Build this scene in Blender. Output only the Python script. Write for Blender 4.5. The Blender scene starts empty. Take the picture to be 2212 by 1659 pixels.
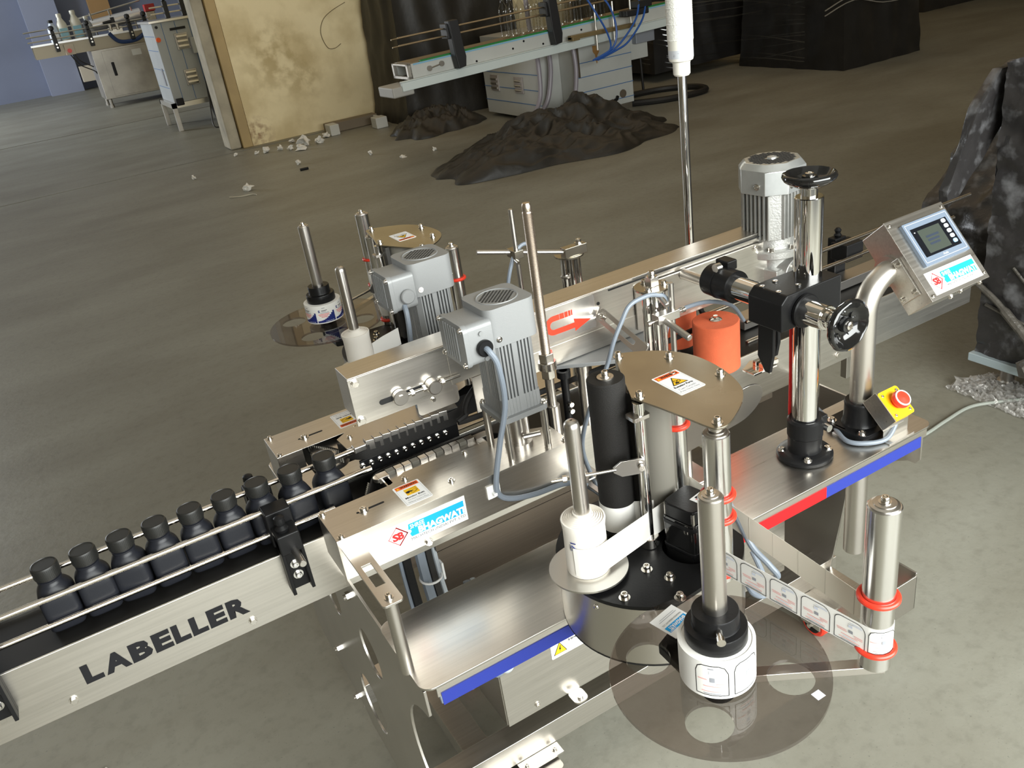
import bpy, bmesh, math, random
from mathutils import Vector as V, Matrix as M, noise
from mathutils.geometry import tessellate_polygon
random.seed(11)
sc = bpy.context.scene
COL = sc.collection
PI = math.pi
# ------------------------------------------------------------------ camera
cd = bpy.data.cameras.new('camera'); cam = bpy.data.objects.new('camera', cd); COL.objects.link(cam)
RX = V((0.85577914, -0.49892218, -0.13681639)); UP = V((0.33359823, 0.33005284, 0.88305003)); FW = V((0.39541661, 0.80133749, -0.44889189))
m = M((RX, UP, -FW)).transposed().to_4x4(); m.translation = V((0.22676, -1.30829, 1.635))
cam.matrix_world = m
cd.sensor_width = 36.0; cd.lens = 36.0*1869.48/2212; cd.clip_start = .02; cd.clip_end = 200
sc.camera = cam
# ------------------------------------------------------------------ light and exposure
sc.view_settings.view_transform = 'Standard'; sc.view_settings.look = 'None'
sc.view_settings.gamma = 1; sc.view_settings.use_curve_mapping = False
sc.view_settings.exposure = -0.05
w = bpy.data.worlds.new('daylight'); sc.world = w; w.use_nodes = True
bg = w.node_tree.nodes['Background']; bg.inputs[0].default_value = (0.92, 0.96, 1.0, 1); bg.inputs[1].default_value = 1.2
def area(name, loc, to, sx, sy, power, col=(1, 1, 1)):
    ld = bpy.data.lights.new(name, 'AREA'); ld.shape = 'RECTANGLE'; ld.size = sx; ld.size_y = sy; ld.energy = power; ld.color = col
    o = bpy.data.objects.new(name, ld); COL.objects.link(o); o.location = loc
    o.rotation_euler = (V(to)-V(loc)).to_track_quat('-Z', 'Y').to_euler(); return o
area('daylight_from_shutter_door', (1.7, -3.35, 2.0), (1.5, .4, .30), 4.8, 2.1, 440, (.97, 1, .97))
area('added_fill_front', (1.2, -.6, 5.9), (1.0, .2, 0), 6.5, 4.5, 26, (1, .97, .9))  # unseen overhead fill added to brighten the upward faces
area('added_fill_middle', (5.5, 6.5, 5.9), (5.5, 6.5, 0), 10.0, 8.0, 118, (1, .72, .45))  # added warm fill lamp under the ceiling, lights the back of the hall
area('daylight_back_room', (-5.2, 17.5, 2.6), (1.2, 15.0, 0.2), 3.0, 3.4, 760, (.90, .95, 1))
# ------------------------------------------------------------------ mesh helpers
XF = M.Identity(4)
class G:
    def __init__(s): s.v = []; s.f = []
    def add(s, vs, fs, mt=None):
        b = len(s.v)
        s.v += [(mt @ V(p) if mt else V(p)) for p in vs]; s.f += [tuple(i+b for i in q) for q in fs]; return s
    def box(s, a, b, mt=None):
        (x0, y0, z0), (x1, y1, z1) = a, b
        return s.add([(x0,y0,z0),(x1,y0,z0),(x1,y1,z0),(x0,y1,z0),(x0,y0,z1),(x1,y0,z1),(x1,y1,z1),(x0,y1,z1)],
                     [(3,2,1,0),(4,5,6,7),(0,1,5,4),(1,2,6,5),(2,3,7,6),(3,0,4,7)], mt)
    def lathe(s, prof, mt=None, n=24):
        vs = []; fs = []
        for r, z in prof:
            for k in range(n): vs.append((r*math.cos(2*PI*k/n), r*math.sin(2*PI*k/n), z))
        for i in range(len(prof)-1):
            for k in range(n):
                fs.append((i*n+k, i*n+(k+1) % n, (i+1)*n+(k+1) % n, (i+1)*n+k))
        if prof[0][0] > 1e-5: fs.append(tuple(range(n-1, -1, -1)))
        if prof[-1][0] > 1e-5: fs.append(tuple((len(prof)-1)*n+k for k in range(n)))
        return s.add(vs, fs, mt)
    def cyl(s, p0, p1, r0, r1=None, n=16, ch=0):
        p0 = V(p0); p1 = V(p1); d = p1-p0; L = d.length
        q = d.to_track_quat('Z', 'Y').to_matrix().to_4x4(); q.translation = p0
        r1 = r0 if r1 is None else r1
        pr = [(r0, 0), (r1, L)] if not ch else [(r0-ch, 0), (r0, ch), (r1, L-ch), (r1-ch, L)]
        return s.lathe(pr, q, n)
    def prism(s, poly, a, b, ax='z', holes=(), mt=None):
        loops = [list(poly)]+[list(h) for h in holes]
        flat = [p for l in loops for p in l]
        tri = tessellate_polygon([[V((x, y, 0)) for x, y in l] for l in loops])
        def P(p, c):
            return (p[0], p[1], c) if ax == 'z' else ((p[0], c, p[1]) if ax == 'y' else (c, p[0], p[1]))
        n = len(flat)
        vs = [P(p, a) for p in flat]+[P(p, b) for p in flat]
        fs = [tuple(t) for t in tri]+[tuple(i+n for i in reversed(t)) for t in tri]
        o = 0
        for l in loops:
            k = len(l)
            for i in range(k): fs.append((o+i, o+(i+1) % k, o+(i+1) % k+n, o+i+n))
            o += k
        return s.add(vs, fs, mt)
    def tube(s, pts, r, n=8, closed=False, mt=None, cap=True):
        pts = [V(p) for p in pts]; N = len(pts); vs = []; fs = []
        nrm = None
        for i, p in enumerate(pts):
            if closed: t = pts[(i+1) % N]-pts[i-1]
            else: t = pts[min(i+1, N-1)]-pts[max(i-1, 0)]
            t = t.normalized()
            if nrm is None:
                nrm = t.orthogonal().normalized()
            nrm = (nrm-t*nrm.dot(t))
            nrm = nrm.normalized() if nrm.length > 1e-6 else t.orthogonal().normalized()
            bn = t.cross(nrm)
            rr = r[i] if isinstance(r, (list, tuple)) else r
            for k in range(n):
                a = 2*PI*k/n; vs.append(p+nrm*(rr*math.cos(a))+bn*(rr*math.sin(a)))
        for i in range(N if closed else N-1):
            j = (i+1) % N
            for k in range(n): fs.append((i*n+k, i*n+(k+1) % n, j*n+(k+1) % n, j*n+k))
        if not closed and cap: fs.append(tuple(range(n-1, -1, -1))); fs.append(tuple((N-1)*n+k for k in range(n)))
        return s.add(vs, fs, mt)
    def torus(s, c, R, r, n=28, k=10):
        return s.tube([(c[0]+R*math.cos(2*PI*i/n), c[1]+R*math.sin(2*PI*i/n), c[2]) for i in range(n)], r, k, True)
    def strip(s, pts, z0, z1, th=.0006):
        """a thin vertical web that follows 2-D points"""
        n = len(pts); vs = []; fs = []
        for i, p in enumerate(pts):
            a = V(pts[max(i-1, 0)]); b = V(pts[min(i+1, n-1)]); t = (b-a).normalized(); q = V((-t.y, t.x))*th
            for z in (z0, z1): vs.append((p[0], p[1], z)); vs.append((p[0]+q.x, p[1]+q.y, z))
        for i in range(n-1):
            a = i*4; b = a+4
            fs += [(a, b, b+2, a+2), (a+1, a+3, b+3, b+1), (a, a+1, b+1, b), (a+2, b+2, b+3, a+3)]
        fs += [(0, 2, 3, 1), ((n-1)*4, (n-1)*4+1, (n-1)*4+3, (n-1)*4+2)]
        return s.add(vs, fs)
def rnd(pts, per=8):
    """catmull-rom through points"""
    pts = [V(p) for p in pts]; out = []
    for i in range(len(pts)-1):
        p0 = pts[max(i-1, 0)]; p1 = pts[i]; p2 = pts[i+1]; p3 = pts[min(i+2, len(pts)-1)]
        for k in range(per):
            t = k/per
            out.append(.5*((2*p1)+(-p0+p2)*t+(2*p0-5*p1+4*p2-p3)*t*t+(-p0+3*p1-3*p2+p3)*t**3))
    out.append(pts[-1]); return out
def rrect(x0, y0, x1, y1, r, n=5):
    out = []
    for cx, cy, a0 in ((x1-r, y1-r, 0), (x0+r, y1-r, 90), (x0+r, y0+r, 180), (x1-r, y0+r, 270)):
        for k in range(n+1):
            a = math.radians(a0+90*k/n); out.append((cx+r*math.cos(a), cy+r*math.sin(a)))
    return out
def circ(cx, cy, r, n=24, a0=0, a1=360):
    full = abs(a1-a0) >= 360
    return [(cx+r*math.cos(math.radians(a0+(a1-a0)*k/(n if full else n-1))), cy+r*math.sin(math.radians(a0+(a1-a0)*k/(n if full else n-1)))) for k in range(n)]
def T(p): return M.Translation(V(p))
LOC = {}
def mk(name, g, mat, root=None, bev=0, seg=2, ang=35, smooth=True, origin=None):
    me = bpy.data.meshes.new(name)
    org = LOC[root] if root else V(origin or (0, 0, 0))
    vs = [XF @ p for p in g.v]
    me.from_pydata([p-org for p in vs], [], g.f)
    bm = bmesh.new(); bm.from_mesh(me); bmesh.ops.recalc_face_normals(bm, faces=bm.faces); bm.to_mesh(me); bm.free()
    if smooth:
        me.shade_smooth(); me.set_sharp_from_angle(angle=math.radians(ang))
    me.materials.append(mat)
    o = bpy.data.objects.new(name, me); COL.objects.link(o)
    if bev:
        b = o.modifiers.new('bevel', 'BEVEL'); b.width = bev; b.segments = seg; b.limit_method = 'ANGLE'; b.angle_limit = math.radians(40); b.harden_normals = True
    return o
def thing(name, label, cat, loc=(0, 0, 0), group=None):
    o = bpy.data.objects.new(name, None); COL.objects.link(o); o.empty_display_size = .02
    p = XF @ V(loc); o.location = p; LOC[o] = p
    o['label'] = label; o['category'] = cat
    if group: o['group'] = group
    return o
def part(name, g, mat, par, label=None, bev=0, stuff=False, **k):
    root = par
    while root.parent: root = root.parent
    o = mk(name, g, mat, root, bev, **k); o.parent = par
    if label: o['label'] = label
    if stuff: o['kind'] = 'stuff'
    return o
def solo(name, g, mat, label, cat, loc=(0, 0, 0), group=None, bev=0, kind=None, **k):
    o = mk(name, g, mat, None, bev, origin=XF @ V(loc), **k); o.location = XF @ V(loc)
    o['label'] = label; o['category'] = cat
    if group: o['group'] = group
    if kind: o['kind'] = kind
    return o
def struct(name, g, mat, label=None, bev=0, **k):
    o = mk(name, g, mat, None, bev, **k); o['kind'] = 'structure'
    if label: o['label'] = label
    return o
def kids(o): return [c for c in bpy.data.objects if c.parent == o]
def dup(root, delta, label=None):
    r = root.copy(); COL.objects.link(r); r.location = root.location+V(delta); LOC[r] = r.location.copy()
    if label: r['label'] = label
    for c in kids(root):
        d = c.copy(); COL.objects.link(d); d.parent = r
        for e in kids(c):
            f = e.copy(); COL.objects.link(f); f.parent = d
    return r
# ------------------------------------------------------------------ materials
def mat(name, col, metal=0.0, rough=.5, var=0.0, vscale=20, col2=None, bump=0.0, bscale=60, aniso=None, stretch=(1, 1, 1), spec=.5, coat=0, thr=None, rvar=0.0):
    mt = bpy.data.materials.new(name); mt.use_nodes = True; nt = mt.node_tree; p = nt.nodes['Principled BSDF']
    p.inputs['Base Color'].default_value = (*col, 1); p.inputs['Metallic'].default_value = metal; p.inputs['Roughness'].default_value = rough
    p.inputs['Specular IOR Level'].default_value = spec; p.inputs['Coat Weight'].default_value = coat
    tc = mp = None
    if var or bump or rvar or col2:
        tc = nt.nodes.new('ShaderNodeTexCoord'); mp = nt.nodes.new('ShaderNodeMapping'); mp.inputs['Scale'].default_value = stretch
        nt.links.new(tc.outputs['Object'], mp.inputs['Vector'])
    if var or col2 or rvar:
        nz = nt.nodes.new('ShaderNodeTexNoise'); nz.inputs['Scale'].default_value = vscale; nz.inputs['Detail'].default_value = 5
        nt.links.new(mp.outputs[0], nz.inputs['Vector'])
        if var or col2:
            c2 = col2 or tuple(max(0, c*(1-var)) for c in col)
            rp = nt.nodes.new('ShaderNodeValToRGB'); t0, t1 = thr or (.35, .68)
            rp.color_ramp.elements[0].position = t0; rp.color_ramp.elements[1].position = t1
            rp.color_ramp.elements[0].color = (*c2, 1); rp.color_ramp.elements[1].color = (*col, 1)
            nt.links.new(nz.outputs['Fac'], rp.inputs[0]); nt.links.new(rp.outputs[0], p.inputs['Base Color'])
        if rvar:
            mr = nt.nodes.new('ShaderNodeMapRange'); mr.inputs['To Min'].default_value = rough-rvar; mr.inputs['To Max'].default_value = rough+rvar
            nt.links.new(nz.outputs['Fac'], mr.inputs[0]); nt.links.new(mr.outputs[0], p.inputs['Roughness'])
    if bump:
        n2 = nt.nodes.new('ShaderNodeTexNoise'); n2.inputs['Scale'].default_value = bscale; n2.inputs['Detail'].default_value = 4
        nt.links.new(mp.outputs[0], n2.inputs['Vector'])
        b = nt.nodes.new('ShaderNodeBump'); b.inputs['Strength'].default_value = bump; b.inputs['Distance'].default_value = .01
        nt.links.new(n2.outputs['Fac'], b.inputs['Height']); nt.links.new(b.outputs[0], p.inputs['Normal'])
    return mt
def glassy(name, tint, rough=.03, fac=1.0):
    mt = bpy.data.materials.new(name); mt.use_nodes = True; nt = mt.node_tree; nt.nodes.clear()
    out = nt.nodes.new('ShaderNodeOutputMaterial'); mx = nt.nodes.new('ShaderNodeMixShader'); tr = nt.nodes.new('ShaderNodeBsdfTransparent'); gl = nt.nodes.new('ShaderNodeBsdfGlossy')
    lw = nt.nodes.new('ShaderNodeLayerWeight'); lw.inputs[0].default_value = .5
    pw = nt.nodes.new('ShaderNodeMath'); pw.operation = 'POWER'; pw.inputs[1].default_value = 5
    fr = nt.nodes.new('ShaderNodeMath'); fr.operation = 'MULTIPLY_ADD'; fr.inputs[1].default_value = .95; fr.inputs[2].default_value = .04
    nt.links.new(lw.outputs['Facing'], pw.inputs[0]); nt.links.new(pw.outputs[0], fr.inputs[0])
    tr.inputs[0].default_value = (*tint, 1); gl.inputs[0].default_value = (fac, fac, fac, 1); gl.inputs['Roughness'].default_value = rough
    nt.links.new(fr.outputs[0], mx.inputs[0]); nt.links.new(tr.outputs[0], mx.inputs[1]); nt.links.new(gl.outputs[0], mx.inputs[2]); nt.links.new(mx.outputs[0], out.inputs[0])
    return mt
STEEL = mat('brushed_steel', (.67, .64, .59), 1, .30, var=.10, vscale=6, stretch=(1, 40, 40), rvar=.06)
STEELZ = mat('satin_steel', (.62, .59, .55), 1, .30, var=.06, vscale=9)
PIPEM = mat('brushed_pipe', (.64, .61, .56), 1, .36, var=.05, vscale=9)
BRONZ = mat('warm_satin_steel', (.52, .48, .40), 1, .26, var=.25, vscale=7, rvar=.06)
CHROME = mat('chrome', (.80, .79, .77), 1, .06)
ALU = mat('turned_aluminium', (.76, .75, .73), 1, .20, rvar=.04, vscale=8, stretch=(1, 1, 60))
SCREW = mat('screw_steel', (.74, .71, .66), 1, .18)
GREYPAINT = mat('silver_grey_paint', (.25, .257, .258), .2, .45, bump=.05, bscale=500)
CASTALU = mat('cast_aluminium', (.55, .55, .53), .75, .42, var=.12, vscale=30, bump=.12, bscale=250)
GREYPL = mat('light_grey_plastic', (.42, .46, .50), 0, .45)
CABLE = mat('grey_cable_sheath', (.18, .21, .25), 0, .42)
BLACKPL = mat('black_plastic', (.008, .008, .0085), 0, .38, spec=.22)
BAKEL = mat('glossy_black_bakelite', (.008, .008, .008), 0, .10, coat=.5)
BLACKM = mat('black_enamel', (.009, .009, .0095), 0, .33, spec=.22, bump=.03, bscale=300)
RUBBER = mat('black_rubber', (.014, .013, .012), 0, .6, spec=.28, bump=.25, bscale=900)
GREYRUB = mat('grey_rubber', (.17, .16, .135), 0, .42)
BELT = mat('black_belt', (.006, .0055, .005), 0, .5, spec=.28, var=.3, vscale=10)
BOTTLE = mat('black_hdpe', (.013, .014, .018), 0, .36, spec=.28, bump=.02, bscale=400)
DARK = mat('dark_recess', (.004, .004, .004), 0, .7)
RED = mat('red_polyurethane', (.80, .045, .02), 0, .35)
ORANGE = mat('orange_foam', (.80, .155, .06), 0, .8, bump=.2, bscale=600, var=.08, vscale=60)
PAPER = mat('label_paper', (.86, .85, .81), 0, .4)
LINER = mat('label_liner', (.74, .70, .61), 0, .35)
WHITEPL = mat('ivory_plastic', (.80, .78, .70), 0, .4)
LENS = mat('ribbed_white_lens', (.84, .83, .77), 0, .3, bump=.3, bscale=260)
ACRYL = glassy('smoked_acrylic', (.675, .64, .63), .02)
def film_mat(name, c, alpha):
    mt = mat(name, c, .2, .16, bump=.5, bscale=70); mt.node_tree.nodes['Principled BSDF'].inputs['Alpha'].default_value = alpha; return mt
FLOORFILM = film_mat('crinkled_clear_film', (.55, .53, .50), .42)
CLEAR = glassy('clear_film', (.90, .90, .89), .12)
PET = glassy('clear_pet', (.88, .88, .86), .08)
def flat(name, c, r=.4): return mat(name, c, 0, r, spec=.2)
I_WHITE = flat('ink_white', (.85, .85, .84)); I_BLACK = flat('ink_black', (.012, .012, .014)); I_CYAN = flat('ink_cyan', (.015, .36, .80)); I_RED = flat('ink_red', (.75, .03, .03))
I_ORANGE = flat('ink_orange', (.80, .12, .02)); I_YEL = flat('ink_yellow', (.85, .50, .02)); I_BLUE = flat('ink_blue', (.025, .04, .26)); I_GREY = flat('ink_grey', (.30, .31, .34)); I_NAVY = flat('ink_navy', (.02, .03, .17)); I_PINK = flat('ink_pink', (.80, .40, .38)); I_ARROW = flat('ink_arrow_red', (.88, .06, .03)); I_LILAC = flat('ink_pale_blue', (.62, .66, .76))
STRIPR = flat('strip_red', (.42, .012, .015)); YEL = mat('yellow_abs', (.90, .52, .01), 0, .35)
# ------------------------------------------------------------------ flat print
_tc = {}
def glyphs(s, bold=0.0):
    """the 2-D mesh of a string, cap height 1, starts at x=0"""
    key = (s, bold)
    if key not in _tc:
        c = bpy.data.curves.new('text', 'FONT'); c.body = s; c.size = 1.0; c.offset = bold; c.resolution_u = 2
        o = bpy.data.objects.new('text', c); COL.objects.link(o)
        dg = bpy.context.evaluated_depsgraph_get(); me = bpy.data.meshes.new_from_object(o.evaluated_get(dg))
        vs = [v.co.copy() for v in me.vertices]; fs = [tuple(p.vertices) for p in me.polygons]
        bpy.data.objects.remove(o); bpy.data.meshes.remove(me); bpy.data.curves.remove(c)
        x0 = min(v.x for v in vs); x1 = max(v.x for v in vs); y0 = min(v.y for v in vs); y1 = max(v.y for v in vs)
        _tc[key] = ([((v.x-x0)/(x1-x0), (v.y-y0)/(y1-y0)) for v in vs], fs)
    return _tc[key]
class Plane:
    """a flat print area: origin top-left, ex to the right, ey downwards, in metres; sub-parts per ink"""
    def __init__(s, par, O, ex, ey, lift=.0004):
        s.par = par; s.O = V(O); s.ex = V(ex).normalized(); s.ey = V(ey).normalized(); s.n = s.ey.cross(s.ex)*lift; s.ink = {}
    def P(s, a, b, k=1): return s.O+s.ex*a+s.ey*b+s.n*k
    def poly(s, pts, ink, k=1, name='print'):
        g = s.ink.setdefault((ink, name), G()); g.add([s.P(a, b, k) for a, b in pts], [tuple(range(len(pts)))]); return s
    def rect(s, a0, b0, a1, b1, ink, k=1, name='print'): return s.poly([(a0, b0), (a1, b0), (a1, b1), (a0, b1)], ink, k, name)
    def line(s, pts, w, ink, k=1, closed=False, name='print'):
        n = len(pts)
        for i in range(n if closed else n-1):
            a = V(pts[i]); b = V(pts[(i+1) % n]); d = (b-a)
            if d.length < 1e-9: continue
            d.normalize(); q = V((-d.y, d.x))*w/2; e = d*w/2
            s.poly([a-q-e, b-q+e, b+q+e, a+q-e], ink, k, name)
        return s
    def text(s, t, a0, b0, a1, b1, ink, bold=0.0, k=1, name='lettering', slant=0):
        vs, fs = glyphs(t, bold); g = s.ink.setdefault((ink, name), G())
        g.add([s.P(a0+(a1-a0)*x+slant*y*(b1-b0), b1+(b0-b1)*y, k) for x, y in vs], fs); return s
    def done(s):
        for (ink, name), g in s.ink.items(): part(name, g, ink, s.par, smooth=False)
def slab(par, name, O, ex, ey, w, h, mt, th=.0005, r=0, label=None):
    """a thin plate with rounded corners standing on a surface"""
    O = V(O); ex = V(ex).normalized(); ey = V(ey).normalized(); n = ey.cross(ex)
    pts = rrect(0, 0, w, h, r, 4) if r else [(0, 0), (w, 0), (w, h), (0, h)]
    R = M((ex, ey, n)).transposed().to_4x4(); R.translation = O
    return part(name, G().prism(pts, 0, th, 'z', mt=R), mt, par, label)
def brand(par, O, ex, ey, w, h):
    s = slab(par, 'brand_sticker', O, ex, ey, w, h, I_WHITE, .0004, 0, 'white company sticker with blue band and red diamond')
    p = Plane(s, V(O)+V(ey).normalized().cross(V(ex).normalized())*.0004, ex, ey, .00025)
    p.poly([(.285*w, .17*h), (.975*w, .17*h), (.975*w, .69*h), (.30*w, .69*h), (.285*w, .56*h), (.31*w, .48*h), (.30*w, .40*h), (.275*w, .38*h)], I_CYAN)
    p.text('SHREE', .30*w, .21*h, .475*w, .38*h, I_WHITE, .02, 2)
    p.text('BHAGWATI', .39*w, .40*h, .97*w, .67*h, I_WHITE, .05, 2)
    p.text('MACHTECH (INDIA) PVT. LTD.', .29*w, .74*h, .985*w, .88*h, I_BLACK, .0, 1)
    cx, cy, a, b = .145*w, .47*h, .115*w, .36*h
    p.line([(cx-a, cy), (cx, cy-b), (cx+a, cy), (cx, cy+b)], .008*w, I_RED, 1, True)
    p.line([(cx, cy-b), (cx+a, cy), (cx, cy+b)], .014*w, I_RED, 1)
    p.text('S', cx-.6*a, cy-.42*b, cx+.05*a, cy+.42*b, I_RED, .05, 2)
    p.text('B', cx+.0*a, cy-.42*b, cx+.6*a, cy+.42*b, I_RED, .05, 2)
    p.text('TM', .235*w, .10*h, .262*w, .16*h, I_GREY, 0, 1)
    p.done(); return s
def warning(par, O, ex, ey, w, h, kind):
    s = slab(par, 'warning_sticker', O, ex, ey, w, h, I_WHITE, .0004, .06*w, 'white warning sticker with orange header')
    p = Plane(s, V(O)+V(ey).normalized().cross(V(ex).normalized())*.0004, ex, ey, .00025)
    p.rect(.07*w, .04*h, .93*w, .20*h, I_ORANGE); p.text('WARNING', .24*w, .07*h, .88*w, .17*h, I_BLACK, .03, 2)
    p.poly([(.09*w, .18*h), (.15*w, .07*h), (.21*w, .18*h)], I_YEL, 2)
    p.line([(.05*w, .21*h), (.95*w, .21*h), (.95*w, .97*h), (.05*w, .97*h)], .006*w, I_GREY, 1, True)
    if kind == 'belt':
        p.rect(.28*w, .27*h, .76*w, .58*h, I_YEL)
        p.poly([(.30*w, .40*h), (.42*w, .38*h), (.56*w, .43*h), (.50*w, .47*h), (.44*w, .45*h), (.38*w, .50*h), (.30*w, .47*h)], I_BLACK, 2)
        p.line([(.48*w, .33*h), (.70*w, .31*h), (.73*w, .47*h), (.52*w, .55*h), (.46*w, .50*h)], .012*w, I_BLACK, 2)
        p.line(circ(.62*w, .44*h, .07*w, 10), .010*w, I_BLACK, 2, True)
        t1, t2, t3 = 'Moving Belt', 'Do Not Operate', 'Without Guard in Place'
    else:
        p.poly([(.20*w, .60*h), (.50*w, .25*h), (.80*w, .60*h)], I_BLACK); p.poly([(.25*w, .58*h), (.50*w, .29*h), (.75*w, .58*h)], I_YEL, 2)
        for cx, cy in ((.45*w, .45*h), (.56*w, .47*h)): p.line(circ(cx, cy, .055*w, 9), .018*w, I_BLACK, 3, True)
        p.poly([(.33*w, .56*h), (.42*w, .49*h), (.52*w, .53*h), (.47*w, .57*h)], I_BLACK, 3)
        t1, t2, t3 = 'Rotating Parts', 'Can Crush', 'Keep Hands Clear'
    p.text(t1, .14*w, .64*h, .86*w, .73*h, I_BLACK, .03); p.text(t2, .17*w, .76*h, .83*w, .83*h, I_GREY); p.text(t3, .12*w, .87*h, .88*w, .93*h, I_GREY)
    p.done(); return s
def screw_g(g, c, d=(0, 0, 1), r=.005, h=.005, washer=True):
    d = V(d).normalized(); c = V(c)
    if washer: g.cyl(c-d*.0005, c+d*.0012, r*1.5, n=14)
    q = d.to_track_quat('Z', 'Y').to_matrix().to_4x4(); q.translation = c+d*.0008
    g.lathe([(r, 0), (r, h*.85), (r*.85, h), (r*.5, h), (r*.45, h*.45), (0, h*.45)], q, 12)
    return g
def screw(par, c, d=(0, 0, 1), r=.005, h=.005, name='screw', mt=None): return part(name, screw_g(G(), c, d, r, h), mt or SCREW, par)
def hexbolt(par, c, d=(0, 0, 1), r=.006, h=.005, name='hex_bolt'):
    d = V(d).normalized(); c = V(c); g = G().cyl(c-d*.0005, c+d*.0012, r*1.25, n=14); g.cyl(c+d*.001, c+d*(h+.001), r, n=6)
    return part(name, g, SCREW, par, bev=.0005)
# ------------------------------------------------------------------ room
def floor_mat():
    mt = mat('worn_concrete', (.36, .345, .285), 0, .46); nt = mt.node_tree; p = nt.nodes['Principled BSDF']; N = nt.nodes.new; L = nt.links.new
    tc = N('ShaderNodeTexCoord')
    def nz(sc_, det, stretch=(1, 1, 1)):
        mp = N('ShaderNodeMapping'); mp.inputs['Scale'].default_value = stretch; L(tc.outputs['Object'], mp.inputs[0])
        n = N('ShaderNodeTexNoise'); n.inputs['Scale'].default_value = sc_; n.inputs['Detail'].default_value = det; n.inputs['Roughness'].default_value = .6; L(mp.outputs[0], n.inputs['Vector']); return n
    def ramp(n, a, b, ca, cb):
        r = N('ShaderNodeValToRGB'); r.color_ramp.elements[0].position = a; r.color_ramp.elements[1].position = b
        r.color_ramp.elements[0].color = (*ca, 1); r.color_ramp.elements[1].color = (*cb, 1); L(n.outputs['Fac'], r.inputs[0]); return r
    a = ramp(nz(1.1, 8, (.7, 1.6, 1)), .36, .66, (.186, .176, .138), (.252, .248, .206))
    b = ramp(nz(26, 6), .30, .5, (.74, .73, .72), (1, 1, 1))
    c = ramp(nz(150, 2), .26, .34, (.55, .55, .56), (1, 1, 1))
    m1 = N('ShaderNodeMixRGB'); m1.blend_type = 'MULTIPLY'; m1.inputs[0].default_value = .55; L(a.outputs[0], m1.inputs[1]); L(b.outputs[0], m1.inputs[2])
    m2 = N('ShaderNodeMixRGB'); m2.blend_type = 'MULTIPLY'; m2.inputs[0].default_value = .7; L(m1.outputs[0], m2.inputs[1]); L(c.outputs[0], m2.inputs[2])
    L(m2.outputs[0], p.inputs['Base Color'])
    bp = N('ShaderNodeBump'); bp.inputs['Strength'].default_value = .12; bp.inputs['Distance'].default_value = .01; L(nz(35, 5).outputs['Fac'], bp.inputs['Height']); L(bp.outputs[0], p.inputs['Normal'])
    return mt
FLOOR = floor_mat()
fl = struct('floor', G().box((-6.5, -6, -.12), (16.5, 23, -.012)), mat('joint_filler', (.05, .045, .035), 0, .9), smooth=False)
LOC[fl] = V((0, 0, 0))
def wavy(y, n=60, amp=.012):
    return [(-6.5+23*i/n, y+amp*(noise.noise(V((i*.9, y, 0)))+.6*noise.noise(V((i*2.7, y, 3))))) for i in range(n+1)]
ys = [(-6, 8.835), (8.880, 13.70), (13.75, 23)]
for (a, b) in ys:
    lo = wavy(a) if a > 0 else [(-6.5, a), (16.5, a)]; hi = wavy(b) if b < 20 else [(-6.5, b), (16.5, b)]
    part('slab', G().prism(lo+hi[::-1], -.012, 0, 'z'), FLOOR, fl, smooth=False)
CREAM = mat('stained_cream_plaster', (.90, .77, .48), 0, .85, col2=(.70, .57, .32), vscale=2.2, thr=(.36, .55), bump=.1, bscale=30)
def stain(mt, c, r, col, sc_=7.0, lo=.42, hi=.58, k=.9):
    nt = mt.node_tree; N = nt.nodes.new; L = nt.links.new; p = nt.nodes['Principled BSDF']; src = p.inputs['Base Color'].links[0].from_socket
    tc = N('ShaderNodeTexCoord'); ds = N('ShaderNodeVectorMath'); ds.operation = 'DISTANCE'; ds.inputs[1].default_value = c; L(tc.outputs['Object'], ds.inputs[0])
    m1 = N('ShaderNodeMapRange'); m1.inputs['From Min'].default_value = r; m1.inputs['From Max'].default_value = r*.15; L(ds.outputs['Value'], m1.inputs[0])
    nz = N('ShaderNodeTexNoise'); nz.inputs['Scale'].default_value = sc_; nz.inputs['Detail'].default_value = 6; L(tc.outputs['Object'], nz.inputs['Vector'])
    m2 = N('ShaderNodeMapRange'); m2.inputs['From Min'].default_value = lo; m2.inputs['From Max'].default_value = hi; L(nz.outputs['Fac'], m2.inputs[0])
    mu = N('ShaderNodeMath'); mu.operation = 'MULTIPLY'; L(m1.outputs[0], mu.inputs[0]); L(m2.outputs[0], mu.inputs[1])
    mk_ = N('ShaderNodeMath'); mk_.operation = 'MULTIPLY'; mk_.inputs[1].default_value = k; L(mu.outputs[0], mk_.inputs[0])
    mx = N('ShaderNodeMixRGB'); mx.inputs[2].default_value = (*col, 1); L(mk_.outputs[0], mx.inputs[0]); L(src, mx.inputs[1]); L(mx.outputs[0], p.inputs['Base Color'])
stain(CREAM, (3.02, 9.0, .86), .55, (.40, .29, .11), k=.6); stain(CREAM, (3.3, 9.0, .62), .30, (.42, .31, .13), 9, k=.5)
stain(CREAM, (2.6, 9.0, .12), .22, (.22, .08, .03), 12, .45, .6, .8)
BLUEW = mat('blue_grey_wall_paint', (.19, .215, .30), 0, .8, var=.18, vscale=.6)
TAN = mat('tan_door_frame', (.50, .36, .16), 0, .6, var=.2, vscale=3)
JAMB = mat('worn_plaster_edge', (.50, .45, .34), 0, .85, var=.35, vscale=4)
CEIL = mat('ceiling_sheet', (.72, .70, .64), 0, .8)
WALLP = mat('wall_paint_cream', (.55, .49, .38), 0, .85)
struct('wall_partition', G().box((2.52, 9.0, 0), (16.5, 9.35, 6.2)), CREAM, 'stained cream partition wall behind the machines')
struct('trim_1', G().box((2.405, 8.985, 0), (2.515, 9.33, 6.2)), TAN, 'tan door frame post on the wall end', bev=.006)
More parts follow.
